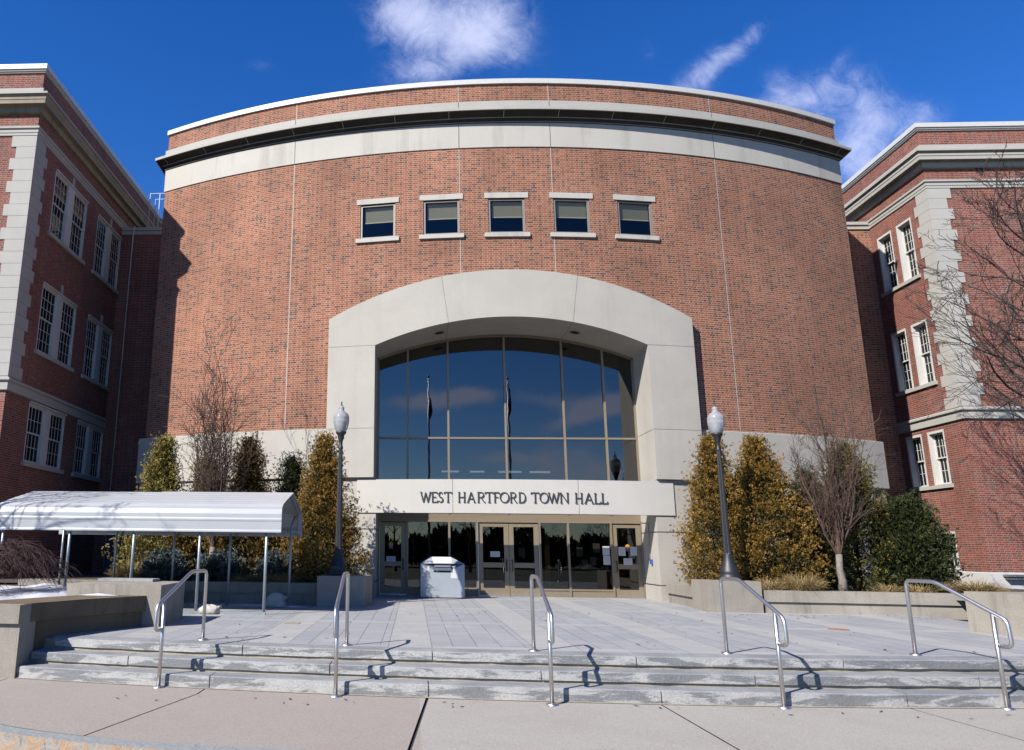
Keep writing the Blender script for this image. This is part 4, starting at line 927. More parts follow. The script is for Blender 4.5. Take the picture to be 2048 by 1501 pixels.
# ------------------------------------------------------------------ handrails
def fillet(pts,rad,k=5):
    out=[Vector(pts[0])]
    for i in range(1,len(pts)-1):
        p=Vector(pts[i]); a=(Vector(pts[i-1])-p); c=(Vector(pts[i+1])-p); r_=min(rad,a.length*.45,c.length*.45); A=p+a.normalized()*r_; C=p+c.normalized()*r_
        for j in range(k+1): t=j/k; out.append(A*(1-t)**2+p*2*t*(1-t)+C*t*t)
    out.append(Vector(pts[-1])); return out
RL=[((-5.97,9.87),(-5.75,10.86),'leftmost steel handrail on the steps, nearest the stained seat wall'),
    ((-3.73,9.53),(-3.70,10.60),'second steel handrail from the left, in line with the left lamp post'),
    ((-1.235,9.30),(-1.26,10.47),'steel handrail in the middle, before the central double doors'),
    ((1.39,9.42),(1.22,10.50),'second steel handrail from the right, below the right lamp post'),
    ((3.99,9.65),(3.68,10.74),'rightmost steel handrail on the steps, beside the right end block')]
def rail_proto(L):
    T=thing('handrail','x','handrail',(0,0,0)); rr=.024
    b=MB(); # local x = up-slope run direction
    top=fillet([(L,0,ZP),(L,0,1.385),(L*.62,0,1.385),(-.16,0,.985),(-.175,0,.69),(-.02,0,.69)],.07)
    b.tube(top,rr,12); b.build('top_rail',M['steel'],T)
    b=MB(); b.tube([(0,0,0),(0,0,1.06)],rr,12); b.build('lower_post',M['steel'],T)
    for x,z in ((0,.006),(L,ZP+.006)):
        b=MB(); b.lathe([(0,z+.016),(.05,z+.016),(.068,z+.010),(.072,z-.004)],x,0,20); b.build('base_flange',M['steel'],T)
    return T
protoR=None
for i,(lo,up,lab) in enumerate(RL):
    L=math.dist(lo,up); L0=1.09
    if protoR is None: protoR=rail_proto(L0); o=protoR
    else: o=copy_tree(protoR)
    o.location=(lo[0],lo[1],0); o.rotation_euler=(0,0,math.atan2(up[1]-lo[1],up[0]-lo[0])); o['label']=lab; o['category']='handrail'; o['group']='steel handrails on the entrance steps'

# ------------------------------------------------------------------ lamp posts
def lamp():
    T=thing('lamp_post','x','lamp post')
    z0=0
    b=MB(); b.lathe([(0,0),(.235,0),(.245,.03),(.245,.07),(.215,.10),(.205,.16),(.215,.19),(.20,.22),(.19,.27),(.165,.32),(.135,.40),(.115,.48),(.105,.54),(.098,.58)],0,0,32); b.build('post_base',M['blackmetal'],T)
    b=MB(); b.lathe([(.088,.58),(.085,.62),(.050,2.98),(.048,3.05)],0,0,32,0,(.6,3.0)); b.build('post_shaft',M['blackmetal'],T)
    b=MB(); b.lathe([(.058,3.0),(.060,3.03),(.045,3.06),(.045,3.16),(.055,3.2),(.075,3.25),(.085,3.33),(.125,3.37),(.13,3.41),(.0,3.41)],0,0,24); b.build('globe_collar',M['blackmetal'],T)
    g=MB(); g.lathe([(.115,3.405),(.15,3.47),(.178,3.56),(.192,3.64),(.197,3.70),(.19,3.715),(.195,3.73),(.192,3.79),(.165,3.85),(.125,3.89),(.075,3.925),(.062,3.96),(.07,4.0),(.062,4.03),(.035,4.055),(.0,4.06)],0,0,28); g.build('glass_globe',M['globe'],T)
    b=MB(); b.lathe([(.028,4.055),(.022,4.09),(.014,4.10),(.020,4.13),(.012,4.16),(0,4.18)],0,0,12); b.build('finial',M['blackmetal'],T)
    b=MB(); b.lathe([(.0,3.42),(.07,3.42),(.09,3.52),(.10,3.66),(.0,3.70)],0,0,16); b.build('lamp_reflector',simple('white_lamp_core',(.75,.76,.8),.5),T)
    return T
LA=lamp(); LA.location=(-4.58,18.35,1.12); LA['label']='black fluted lamp post left of the entrance before a golden evergreen'; LA['category']='lamp post'; LA['group']='lamp posts flanking the entrance'
LB=copy_tree(LA); LB.location=(4.45,18.35,1.12); LB['label']='black fluted lamp post right of the entrance in full sun'

b=MB(); b.box(3.80,3.858,22.05,22.16,1.42,1.55); tag(bevel(b.build('door_button',M['blue'],None,(3.83,22.1,1.48)),.006),'small blue push plate on the right pier beside the doors','button')
b=MB(); b.tube([(3.845,22.25,1.5),(3.845,22.25,2.55),(3.845,22.9,2.60)],.012,6); tag(b.build('conduit',M['lime'],None,(3.84,22.3,1.5)),'thin pale conduit on the inner face of the right entrance pier','conduit')
# ------------------------------------------------------------------ drop box
DB=thing('drop_box','pale grey metal drop box with hipped top and white labels by the doors','drop box',(-2.01,21.8,ZP)); DO=(-2.01,21.8,ZP)
b=MB(); x0,x1,y0,y1=-2.61,-1.41,21.45,22.3; zt=1.37
b.quad([(x0,y0,ZP+.03),(x1,y0,ZP+.03),(x1,y0,1.14),(x0,y0,1.14)])
# front upper: shallow recess around the chute
b.quad([(x0,y0,1.14),(-2.25,y0,1.14),(-2.25,y0,1.21),(x0,y0,zt)]); b.quad([(-1.77,y0,1.14),(x1,y0,1.14),(x1,y0,zt),(-1.77,y0,1.21)])
b.quad([(x0,y0,zt),(-2.25,y0,1.21),(-2.22,y0+.10,zt)]) if False else None
b.quad([(x1,y0,ZP+.03),(x1,y1,ZP+.03),(x1,y1,zt),(x1,y0,zt)]); b.quad([(x0,y1,ZP+.03),(x0,y0,ZP+.03),(x0,y0,zt),(x0,y1,zt)]); b.quad([(x1,y1,ZP+.03),(x0,y1,ZP+.03),(x0,y1,zt),(x1,y1,zt)])
tx0,tx1,ty0,ty1,tz=-2.29,-1.77,21.62,22.1,1.55
b.quad([(x1,y0,zt),(x1,y1,zt),(tx1,ty1,tz),(tx1,ty0,tz)]); b.quad([(x0,y1,zt),(x0,y0,zt),(tx0,ty0,tz),(tx0,ty1,tz)]); b.quad([(x1,y1,zt),(x0,y1,zt),(tx0,ty1,tz),(tx1,ty1,tz)])
b.quad([(tx0,ty0,tz),(tx1,ty0,tz),(tx1,ty1,tz),(tx0,ty1,tz)]); b.quad([(x0,y0,zt),(x1,y0,zt),(tx1,ty0,tz),(tx0,ty0,tz)])
b.build('bin_body',M['bin'],DB,DO)
b=MB(); b.quad([(-2.25,y0+.12,1.14),(-1.77,y0+.12,1.14),(-1.77,y0+.12,zt),(-2.25,y0+.12,zt)]); b.quad([(-2.25,y0,1.14),(-1.77,y0,1.14),(-1.77,y0+.12,1.14),(-2.25,y0+.12,1.14)]); b.quad([(x0,y0,zt),(-2.25,y0,1.21),(-2.25,y0+.12,1.14),(-2.25,y0+.12,zt)]); b.quad([(-1.77,y0,1.21),(x1,y0,zt),(-1.77,y0+.12,zt),(-1.77,y0+.12,1.14)])
b.build('chute_recess',M['bindark'],DB,DO)
b=MB(); b.box(-2.24,-1.78,y0-.05,y0+.02,1.19,1.33); b.build('chute_door',M['bindark'],DB,DO)
b=MB(); b.box(-2.22,-1.80,y0-.075,y0-.052,1.285,1.315); b.build('chute_handle',M['steel'],DB,DO)
for (a0,a1,c0,c1) in ((-2.57,-2.37,1.035,1.295),(-1.785,-1.59,.985,1.235)):
    b=MB(); b.quad([(a0,y0-.003,c0),(a1,y0-.003,c0),(a1,y0-.003,c1),(a0,y0-.003,c1)]); b.build('label_sheet',M['paper'],DB,DO)
b=MB(); a=Vector((x0,y0,zt)); f=lambda s,t:(x0*(1-s)+x1*s,)
def hipp(u,v): # front slope point, u across 0..1, v up 0..1
    l=(x0*(1-v)+tx0*v); r_=(x1*(1-v)+tx1*v); return (l+(r_-l)*u,y0*(1-v)+ty0*v-.004,zt*(1-v)+tz*v+.003)
b.quad([hipp(.28,.08),hipp(.72,.08),hipp(.99,.98),hipp(.01,.98)]); b.build('label_sheet',M['paper'],DB,DO)
b=MB(); b.box(x0+.04,x1-.04,y0+.04,y1-.04,ZP,ZP+.03); b.build('bin_skid',M['rust'],DB,DO)

# ------------------------------------------------------------------ canopy
CN=thing('metal_canopy','long white ribbed metal walkway canopy on thin galvanised posts','canopy',(-8.3,16.6,ZP)); CO=(-8.3,16.6,ZP)
pf=[(15.17,2.02),(15.17,2.20),(15.17,2.38),(15.20,2.50),(15.30,2.57),(15.75,2.69),(16.2,2.80),(16.6,2.90),(17.0,2.80),(17.45,2.69),(17.9,2.57),(18.0,2.50),(18.03,2.38),(18.03,2.20),(18.03,1.99)]
# resample and add ribs
def resample(pf,step=.024):
    out=[]; 
    for (a,c),(e,f) in zip(pf,pf[1:]):
        l=math.hypot(e-a,f-c); n=max(1,int(l/step))
        for i in range(n): out.append((a+(e-a)*i/n,c+(f-c)*i/n))
    out.append(pf[-1]); return out
rs=resample(pf); acc=0; prof=[]
for i,(y,z) in enumerate(rs):
    if i: acc+=math.dist(rs[i],rs[i-1])
    a=rs[max(i-1,0)]; e=rs[min(i+1,len(rs)-1)]; dy,dz=e[0]-a[0],e[1]-a[1]; l=math.hypot(dy,dz); k=(acc%.23)/.23; h=.007 if k<.12 else 0
    prof.append((y-dz/l*h,z+dy/l*h,-dz/l,dy/l))
for (xa,xb,lift) in ((-8.33,-5.42,0.012),(-11.25,-8.28,0)):
    b=MB()
    for i in range(len(prof)-1):
        (ya,za,na,ma),(yb_,zb,nb_,mb_)=prof[i],prof[i+1]
        b.quad([(xa,ya+na*lift,za+ma*lift),(xb,ya+na*lift,za+ma*lift),(xb,yb_+nb_*lift,zb+mb_*lift),(xa,yb_+nb_*lift,zb+mb_*lift)])
    o=b.build('roof_sheet',M['roof'],CN,CO); sl=o.modifiers.new('thick','SOLIDIFY'); sl.thickness=.006
b=MB()
for i in range(len(pf)-1):
    pass
ins=[(y+(.03 if y<16 else -.03 if y>17.2 else 0),z-.03) for y,z in pf]
for x in (-5.5,-6.96,-8.36,-9.72,-11.1):
    b=MB(); b.tube([(x,y,z) for y,z in ins],.028,6); b.build('arch_frame',M['galv'],CN,CO)
for x in (-5.72,-7.06,-8.40,-9.72,-11.1):
    zb=ZP if x>-8.2 else .78
    b=MB(); b.tube([(x,15.25,zb),(x,15.25,2.3)],.03,8); b.build('canopy_post',M['galv'],CN,CO)
for x in (-5.58,-6.96,-8.25,-9.6,-10.85):
    zb=ZP if x>-8.2 else .78
    b=MB(); b.tube([(x,17.42,zb),(x,17.42,2.2),(x,17.95,2.45)],.028,8); b.build('canopy_post',M['galv'],CN,CO)
b=MB(); b.box(-8.4,-5.68,15.22,15.28,ZP,ZP+.055); b.box(-8.4,-5.55,17.40,17.46,ZP,ZP+.05); b.build('base_rail',M['galv'],CN,CO)
b=MB(); b.box(-11.15,-5.5,15.21,15.26,2.10,2.15); b.box(-11.15,-5.5,17.94,17.99,2.08,2.13); b.build('eave_rail',M['galv'],CN,CO)
# sandbags
def sandbag(cx,cy,rx,ry,rz,lean,label,seed):
    r_=np.random.default_rng(seed); b=MB(); nu,nv=22,12; base=[]
    for j in range(nv+1):
        ph=-PI/2+PI*j/nv
        for i in range(nu):
            t=2*PI*i/nu; ex=.75
            c_=lambda q,e:math.copysign(abs(q)**e,q)
            x=rx*c_(math.cos(ph),ex)*c_(math.cos(t),ex); y=ry*c_(math.cos(ph),ex)*c_(math.sin(t),ex); z=rz*c_(math.sin(ph),.8)
            w=1+.08*math.sin(3*t+seed)+.05*math.sin(7*t+2*ph+seed)+.04*math.sin(11*t*1+5*ph); x*=w; y*=w; z*=1+.10*math.sin(4*t+seed)
            z=max(z,-rz*.7); base.append((cx+x,cy+y+lean*(z+rz),ZP+z+rz*.7))
    b.v=base
    for j in range(nv):
        for i in range(nu):
            a=j*nu+i; c2=j*nu+(i+1)%nu; b.f.append((a,c2,c2+nu,a+nu)); b.uv+=[(0,0)]*4; b.mi.append(0); b.sm.append(True)
    b.tube([(cx+rx*.75,cy-ry*.2,ZP+rz*.9),(cx+rx*1.0,cy-ry*.3,ZP+rz*1.25),(cx+rx*1.1,cy-ry*.35,ZP+rz*1.15)],[.05,.035,.06],8)
    tag(b.build('sandbag',M['sack'],None,(cx,cy,ZP)),label,'sandbag')
sandbag(-6.79,15.28,.19,.16,.10,0,'white sandbag on the paving at a front canopy post',3)
sandbag(-5.85,17.32,.22,.10,.17,.2,'shaded white sandbag leaning by the rear canopy post',5)

# ------------------------------------------------------------------ vegetation
def np_mesh(name,verts,faces4,mat,tip=None,parent=None,loc=None):
    me=bpy.data.meshes.new(name); nv=len(verts); nf=len(faces4)
    me.vertices.add(nv); me.vertices.foreach_set('co',verts.astype(np.float32).ravel())
    me.loops.add(nf*4); me.loops.foreach_set('vertex_index',faces4.astype(np.int32).ravel())
    me.polygons.add(nf); me.polygons.foreach_set('loop_start',np.arange(0,nf*4,4,dtype=np.int32)); me.update(calc_edges=True)
    if tip is not None:
        at=me.attributes.new('tip','FLOAT','POINT'); at.data.foreach_set('value',tip.astype(np.float32))
    me.materials.append(mat); me.validate(); o=bpy.data.objects.new(name,me); COL.objects.link(o)
    if parent is not None: o.parent=parent
    if loc is not None: o.location=loc
    return o
def leaves(pos,dirs,L,Wd,g):
    """diamond leaf quads"""
    n=len(pos); d=dirs/np.linalg.norm(dirs,axis=1,keepdims=True); rv=g.normal(size=(n,3)); s=np.cross(d,rv); s/=np.linalg.norm(s,axis=1,keepdims=True)+1e-9
    L=L[:,None]; Wd=Wd[:,None]
    v=np.stack([pos,pos+d*L*.5+s*Wd,pos+d*L,pos+d*L*.5-s*Wd],1).reshape(-1,3); f=np.arange(n*4).reshape(-1,4); return v,f
CONF_DENS=1.7
def conifer(name,label,x,y,h,rad,mat,seed,cat='evergreen',nb=260,per=100,shape='cone',z0=.84,zb=.05,L=.046,group=None,lean=0,up=1.0,bushy=.16):
    g=np.random.default_rng(seed); T=thing(name,label,cat,(x,y,z0),0,group)
    # branch tips on the crown surface
    t=g.random(nb)**.9; ang=g.random(nb)*2*PI
    if shape=='cone': prof=lambda t:np.where(t<.18,.80+1.0*t,1.0)*np.clip((1-t)**.85*1.12,0,1)+.02
    elif shape=='dome': prof=lambda t:np.sqrt(np.clip(1-t**2.2,0,1))*.98+.03
    else: prof=lambda t:np.clip(1.25*(1-t)**.5,0,1)*np.where(t<.15,.8+1.3*t,1)+.02
    lob=1+.13*np.sin(3*ang+seed)+.12*np.sin(5*ang+7*t+seed*2)+.07*np.sin(9*ang+17*t+seed); rr=rad*prof(t)*lob*(.80+.32*g.random(nb))
    C=np.stack([rr*np.cos(ang)+lean*t,rr*np.sin(ang),zb+t*(h-zb)],1)
    outd=np.stack([np.cos(ang),np.sin(ang),np.full(nb,up)],1)
    P_=[];D=[];TT=[];LL_=[]
    for i in range(nb):
        K=8; ns=max(1,int(per*CONF_DENS)//K); k=ns; s=bushy*(.6+.8*g.random())*(1.35 if g.random()<.15 else 1)
        along=g.random(k)**.8; off=g.normal(size=(k,3))*s*np.array([.55,.55,.5]); ax=outd[i]/np.linalg.norm(outd[i])
        p=C[i]+off-ax*(1-along)[:,None]*s*2.2+ax*s*.7*along[:,None]
        dd=ax*1.0+g.normal(size=(k,3))*.5; dd/=np.linalg.norm(dd,axis=1,keepdims=True); sv=np.cross(dd,g.normal(size=(k,3))); sv/=np.linalg.norm(sv,axis=1,keepdims=True)+1e-9
        fan=np.linspace(-.9,.9,K); q=np.abs(fan)
        P_.append((p[:,None,:]+dd[:,None,:]*(L*.9*(1-q))[None,:,None]+sv[:,None,:]*(L*.35*fan)[None,:,None]).reshape(-1,3)); D.append((dd[:,None,:]+sv[:,None,:]*fan[None,:,None]).reshape(-1,3))
        TT.append(np.repeat(along*.8+.2*g.random(k),K)); LL_.append(np.repeat(L*(.7+.7*g.random(k)),K))
    # inner filling leaves keep the crown opaque; interior shade is darkened into their green too
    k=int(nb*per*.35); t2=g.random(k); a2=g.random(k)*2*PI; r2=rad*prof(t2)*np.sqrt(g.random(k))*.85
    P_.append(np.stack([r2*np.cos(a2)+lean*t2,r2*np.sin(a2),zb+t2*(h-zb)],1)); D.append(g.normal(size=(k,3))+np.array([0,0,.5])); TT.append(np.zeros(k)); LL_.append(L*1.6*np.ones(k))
    P_=np.concatenate(P_);D=np.concatenate(D);TT=np.concatenate(TT);LL_=np.concatenate(LL_)
    m_=P_[:,2]>0.0; P_,D,TT,LL_=P_[m_],D[m_],TT[m_],LL_[m_]
    v,f=leaves(P_,D,LL_,LL_*.15,g); np_mesh('foliage',v,f,mat,np.repeat(TT,4),T)
    b=MB(); b.tube([(0,0,0),(lean*.3,0,h*.4),(lean*.8,0,h*.85)],[.07,.05,.01],7); b.build('trunk',M['bark'],T)
    return T
GE='evergreens planted around the entrance'
conifer('arborvitae','bushy bronze arborvitae directly behind the left lamp post',-5.12,19.6,3.7,.98,M['gold_thuja'],1,nb=460,per=130)
conifer('arborvitae','tall bronze arborvitae directly behind the right lamp post',4.78,19.7,3.75,.92,M['gold_thuja'],2,nb=420,per=130)
conifer('arborvitae','wide bronze arborvitae just right of the right lamp post',5.95,19.8,3.75,1.15,M['gold_thuja'],3,nb=520,per=130)
conifer('arborvitae','yellow tipped arborvitae at the far left of the curved hall',-9.6,20.3,3.75,.92,M['yellow_thuja'],4,nb=360,per=120)
conifer('arborvitae','bronze arborvitae left behind the bare tree by the canopy',-8.5,20.6,3.2,.85,M['yellow_thuja'],5,nb=300,per=120)
conifer('arborvitae','bronze arborvitae right behind the bare tree by the canopy',-7.25,20.3,3.75,.98,M['gold_thuja'],6,nb=380,per=120)
conifer('evergreen_tree','dark green evergreen with ragged top behind the canopy ridge',-6.15,20.9,3.35,.95,M['green_yew'],7,nb=280,per=120,bushy=.2)
conifer('arborvitae','gold edged arborvitae behind the bare tree at right',8.55,20.5,3.7,1.15,M['olive_thuja'],8,nb=420,per=120)
conifer('arborvitae','mixed green arborvitae between bare tree and dark evergreen at right',7.65,20.9,3.0,.95,M['green_yew'],9,nb=300,per=120)
conifer('evergreen_shrub','broad dark green evergreen below the right wing windows',9.5,19.9,2.2,.70,M['green_yew'],10,'shrub',nb=360,per=110,shape='dome2',L=.06)
conifer('arborvitae','low bronze arborvitae seen under the canopy roof',-6.6,20.1,1.85,.75,M['gold_thuja'],21,nb=150,per=90)
conifer('arborvitae','low bronze arborvitae under the canopy near the left door',-8.9,20.0,1.75,.8,M['gold_thuja'],22,nb=150,per=90)
for i,(x,y,rr,lab) in enumerate(((-9.05,19.4,.52,'low blue spruce nearest the side door'),(-7.6,19.35,.62,'low blue spruce in the middle of the three under the canopy'),(-6.2,19.4,.50,'low blue spruce nearest the left lamp pedestal'))):
    conifer('blue_spruce',lab,x,y,.72,rr,M['blue_spruce'],30+i,'shrub',nb=130,per=96,shape='dome',L=.055,up=.9,bushy=.08,group='low blue spruces in the left planter')
def grass(label,x,y,r0,h,n,seed,z0=.84,ry=None,mat='tan_grass'):
    g=np.random.default_rng(seed); ry=ry or r0
    a=g.random(n)*2*PI; rr=np.sqrt(g.random(n)); base=np.stack([rr*r0*.55*np.cos(a),rr*ry*.55*np.sin(a),np.zeros(n)],1)
    outd=np.stack([np.cos(a)*r0,np.sin(a)*ry,np.zeros(n)],1); 
    V=[];F=[];k=0
    hh=h*(.5+.6*g.random(n)); sp=(.3+.6*g.random(n))
    side=np.stack([-np.sin(a),np.cos(a),np.zeros(n)],1)+g.normal(size=(n,3))*.3; side/=np.linalg.norm(side,axis=1,keepdims=True); w=.007
    segs=4; pts=[]
    for j in range(segs+1):
        t=j/segs; p=base+outd*(sp*t*t)[:,None]*.9+np.stack([np.zeros(n),np.zeros(n),hh*(t*1.5-t*t*1.0*sp)],1)+g.normal(size=(n,3))*.008*j; pts.append(p)
    vs=[]
    for j in range(segs+1): ww=w*(1-j/segs*.8); vs+= [pts[j]-side*ww,pts[j]+side*ww]
    V=np.stack(vs,1).reshape(-1,3); m_=2*(segs+1); F=[]
    bi=np.arange(n)*m_
    for j in range(segs): F.append(np.stack([bi+2*j,bi+2*j+1,bi+2*j+3,bi+2*j+2],1))
    F=np.concatenate(F); tip=np.tile(np.repeat(np.linspace(.2,1,segs+1),2),n)
    o=np_mesh('ornamental_grass',V,F,M[mat],tip,None,(x,y,z0)); tag(o,label,'grass clump','clumps of dry ornamental grass'); return o
grass('clump of dry tan grass beside the side door under the canopy',-9.9,19.2,.5,.48,900,1)
grass('low strip of dry tan grass before the blue spruce by the left pedestal',-6.1,18.85,.75,.28,1100,2,ry=.25)
grass('low strip of dry tan grass before the middle blue spruce',-7.1,18.85,.4,.25,400,12,ry=.2)
grass('large clump of dry tan grass right of the right pedestal',6.0,18.25,.5,.40,1000,3)
grass('small clump of dry tan grass against the right pedestal',5.3,18.3,.35,.32,500,4)
grass('sparse reddish clump of dry grass just right of the bare tree trunk',7.85,18.2,.35,.26,260,5)
grass('sparse clump of dry grass before the dark evergreen',8.5,18.2,.3,.24,260,6)
grass('clump of dry tan grass below the right wing window',9.75,18.2,.62,.34,1000,7)

def branchy(b,g,p,d,length,rad,depth,wig=.15,spread=.5,upb=.0,nch=4,segs=6,minr=.004,sides=4,taper=.75,childlen=.6,start=.25):
    pts=[p.copy()]; rr=[rad]; q=p.copy(); dd=d.normalized()
    for i in range(segs):
        dd=(dd+Vector(g.normal(size=3))*wig+Vector((0,0,upb))).normalized(); q=q+dd*(length/segs); pts.append(q.copy()); rr.append(max(minr,rad*(1-taper*(i+1)/segs)))
    b.tube(pts,rr,max(3,sides),0,False)
    if depth<=0: return
    for k in range(nch):
        t=start+(1-start)*(k+g.random())/nch; i=min(segs-1,int(t*segs)); f=t*segs-i; pp=pts[i].lerp(pts[i+1],f); ax=(pts[i+1]-pts[i]).normalized()
        perp=ax.orthogonal().normalized(); perp=Matrix.Rotation(g.random()*2*PI,3,ax)@perp
        nd=(ax+perp*spread*(.7+.6*g.random())).normalized()
        branchy(b,g,pp,nd,length*childlen*(.7+.5*g.random())*(1-.35*t),max(minr,rr[i]*.55),depth-1,wig,spread,upb,max(2,nch-1),max(3,segs-1),minr,3,taper,childlen,start)
def upright_tree(label,x,y,H,seed,mat,tmat,nmain=17,fork=.75,rad=.85,tl=.36,mn=.0046):
    g=np.random.default_rng(seed); T=thing('bare_tree',label,'tree',(x,y,.84))
    b=MB(); b.tube([(0,0,-.05),(.01,0,.3),(-.02,.01,fork*.7),(0,0,fork+.15)],[.12,.085,.075,.07],10); b.build('trunk',tmat,T)
    b=MB()
    for i in range(nmain):
        a=2*PI*(i+g.random()*.8)/nmain; tilt=.05 if i==0 else (.10+tl*g.random()); h=H*(1 if i==0 else (.48+.42*g.random()))
        d_=Vector((math.cos(a)*tilt*1.5,math.sin(a)*tilt*1.5,1)); st=Vector((0,0,fork*(.9+.5*g.random())))
        pts=[]; q=st.copy(); r0=.021+.012*g.random(); n=12; dd=d_.normalized(); rr=[]
        for j in range(n+1):
            pts.append(q.copy()); rr.append(max(.004,r0*(1-.85*j/n)))
            dd=(dd+Vector(g.normal(size=3))*.12+Vector((0,0,.12))-Vector((q.x,q.y,0))*.06).normalized(); q=q+dd*(h-st.z)/n
        b.tube(pts,rr,5,0,False)
        for k in range(15):
            t=.08+.86*(k+g.random())/15; jj=min(n-1,int(t*n)); pp=pts[jj].lerp(pts[jj+1],t*n-jj); a2=g.random()*2*PI
            nd=Vector((math.cos(a2)*.48,math.sin(a2)*.48,1)).normalized()
            branchy(b,g,pp,nd,(h*.30)*(.5+.7*g.random())*(1-.45*t),max(.0055,rr[jj]*.5),1,.20,.60,.06,6,6,mn,3)
    b.build('branches',mat,T); return T
upright_tree('slender upright bare tree with many twigs rising above the canopy',-7.85,19.3,6.7,5,M['bark'],M['greybark'],17,tl=.17,mn=.005)
upright_tree('slender upright bare tree with pale trunk in the right planter',7.4,19.2,5.7,9,M['bark'],M['greybark'],16,tl=.24,mn=.004)
def spreading_tree(label,x,y,z,H,seed,rad=.2,mat='darkbark',bias=(0,0,0),nmain=8,cl=.62,dep=3,name='bare_tree',trunk=2.2,mr_=.006,blen=.42):
    g=np.random.default_rng(seed); T=thing(name,label,'tree',(x,y,z)); b=MB()
    tp=[(0,0,-.1),(.03,.02,trunk*.5),(-.02,0,trunk)]; n=6; q=Vector(tp[-1]); pts=[Vector(t) for t in tp]; rr=[rad*1.2,rad,rad*.9]; dd=Vector((0,0,1))
    for i in range(n): dd=(dd+Vector(g.normal(size=3))*.08).normalized(); q=q+dd*(H-trunk)/n; pts.append(q.copy()); rr.append(rad*.9*(1-.85*(i+1)/n))
    b.tube(pts,rr,9,0,False); b.build('trunk',M[mat],T)
    b=MB()
    for i in range(nmain*2):
        t=(i+g.random())/(nmain*2); L_=len(pts)-3; jj=2+min(L_-1,int(t*L_)); pp=pts[jj].lerp(pts[jj+1],t*L_-int(t*L_)); a=i*2.4+g.random()
        nd=Vector((math.cos(a)+bias[0],math.sin(a)+bias[1],.55+.5*g.random()+bias[2])).normalized()
        branchy(b,g,pp,nd,H*blen*(1.1-.75*t),max(.012,rr[jj]*.42),dep,.13,.62,.02,5,7,mr_,4,.8,cl,.2)
    b.build('branches',M[mat],T); return T
spreading_tree('dark spreading bare tree in front of the sunlit right wing',13.9,19.4,.8,10.9,12,.17,bias=(-.12,0,0),nmain=19,cl=.60,mr_=.006,blen=.35,trunk=3.0)
spreading_tree('bare tree left of the plaza whose twigs shade the canopy roof',-14.2,11.9,.8,7.2,15,.12,nmain=6,trunk=2.5)
# weeping shrub
g=np.random.default_rng(4); T=thing('weeping_shrub','low mound of reddish bare weeping twigs in the snow at left','shrub',(-10.6,14.1,.82)); b=MB()
b.tube([(0,0,0),(.05,0,.4),(-.05,.05,.75)],[.06,.05,.04],7); b.build('trunk',M['redtwig'],T); b=MB()
for i in range(210):
    a=g.random()*2*PI; R0=.45+1.0*math.sqrt(g.random()); hz=.75+.30*g.random(); h0=1.15*(1-.35*(R0/1.45)**2)*(.6+.5*g.random())
    pts=[];n=9
    for j in range(n+1):
        t=j/n; rr_=R0*t; z=.65+(h0-.65)*math.sin(min(1,t*1.6)*PI/2)-max(0,t-.55)**1.6*1.9*(.5+g.random()*.3); pts.append(Vector((rr_*math.cos(a+.5*t*math.sin(i))+.05*g.normal(),rr_*math.sin(a+.5*t*math.sin(i))+.05*g.normal(),max(z,.02)+.02*g.normal())))
    b.tube(pts,[.009*(1-.6*j/n) for j in range(n+1)],3,0,False)
    for k in range(4):
        j=3+int(g.random()*6); d_=Vector((math.cos(a+g.normal()),math.sin(a+g.normal()),-.5)); b.tube([pts[j],pts[j]+d_*.16+Vector((0,0,.04)),pts[j]+d_*.34],[.005,.0045,.004],3,0,False)
b.build('branches',M['redtwig'],T)
o=np_mesh('leaf_litter',np.array(LIT[0]),np.array(LIT[1]),M['bark']); o['kind']='stuff'
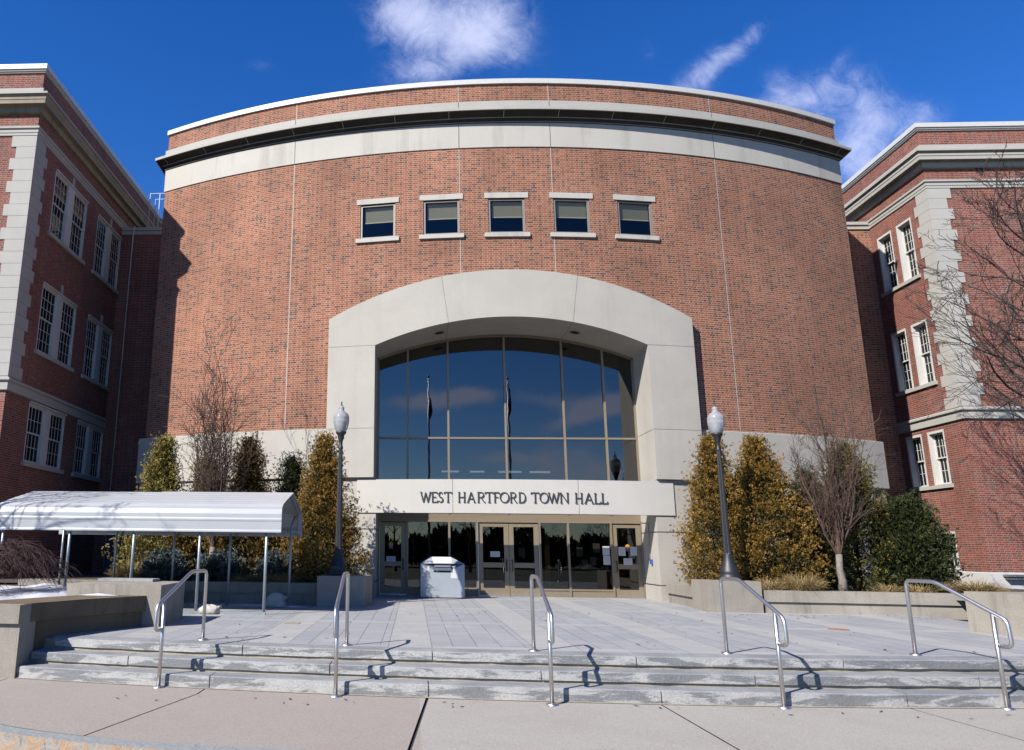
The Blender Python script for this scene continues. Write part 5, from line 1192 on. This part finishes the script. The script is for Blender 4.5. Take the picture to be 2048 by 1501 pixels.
# ------------------------------------------------------------------ across the road (mirrored in the glass)
for (x,y,H,lab,f) in ((-1.4,-22,17.5,'tall thin flagpole across the road, mirrored in the left of the big window',0),(5.8,-22,17.3,'tall flagpole with limp flag across the road, mirrored near the middle of the big window',1)):
    T=thing('flagpole',lab,'flagpole',(x,y,-.18)); b=MB(); b.tube([(0,0,0),(0,0,H*.5),(0,0,H)],[.13,.11,.06],10); b.build('pole',M['wood'],T)
    b=MB(); b.lathe([(0,H+.24),(.1,H+.2),(.13,H+.12),(.1,H+.03),(0,H)],0,0,12); b.build('ball_finial',M['wood'],T)
    if f or True:
        b=MB(); n=16; top=H-.4 if f else H-1.5
        for i in range(n):
            for j in range(5):
                def fp(i,j): t=i/n; return (.08+.05*j*math.sin(3.14*min(1,t*1.3+.15))+.03*math.sin(j*2+i*.5),.10*math.sin(j*1.7+i*.3),top-t*(4.2 if f else 3)-.10*j)
                b.quad([fp(i,j),fp(i,j+1),fp(i+1,j+1),fp(i+1,j)],None,0,True)
        b.build('flag',M['flag'] if f else simple('flag_dark',(.03,.035,.12),.8),T)
for i,(x,y,H) in enumerate(((-9,-24,6.6),(-4.5,-30,7.4),(2.5,-27,6.8),(9,-31,7.6),(14.5,-24,6.4))):
    spreading_tree(['bare tree across the road farthest left','second bare tree from the left across the road','middle bare tree across the road behind the flagpoles','fourth bare tree from the left across the road','bare tree across the road farthest right'][i],x,y,-.18,H,40+i,.14,nmain=7,dep=2,mr_=.010,blen=.45,trunk=1.6)
g=np.random.default_rng(77); n=26000; xx=g.random(n)*160-80; top=3.4+.7*np.sin(xx*.21)+.5*np.sin(xx*.63+1)+.5*np.sin(xx*1.7); zz=g.random(n)**.8*top; pos=np.stack([xx,-48-g.random(n)*8,zz-.2],1)  # added unseen tree mass, keeps bright low sky out of the door glass
v,f=leaves(pos,np.array([[0,0,1.]])+g.normal(size=(n,3))*.5,1.0+.6*g.random(n),.10+.2*g.random(n),g)
o=np_mesh('added_far_woods',v,f,M['woods']); o['kind']='stuff'; o['label']='added mass of dark woods beyond the road, darkens the door glass reflection'

# ------------------------------------------------------------------ real-world albedo calibration (all surfaces alike)
ALB=.53
for mt in bpy.data.materials:
    nt=mt.node_tree; p=nt.nodes.get('Principled BSDF') if nt else None
    if p is None: continue
    k=N(nt); sock=p.inputs['Base Color']; f=ALB if p.inputs['Metallic'].default_value<.6 else .8
    if sock.is_linked:
        src=sock.links[0].from_socket; k.L.new(k.mix(1.0,src,(f,f,f),'MULTIPLY'),sock)
    else: c_=sock.default_value; sock.default_value=(c_[0]*f,c_[1]*f,c_[2]*f,1)
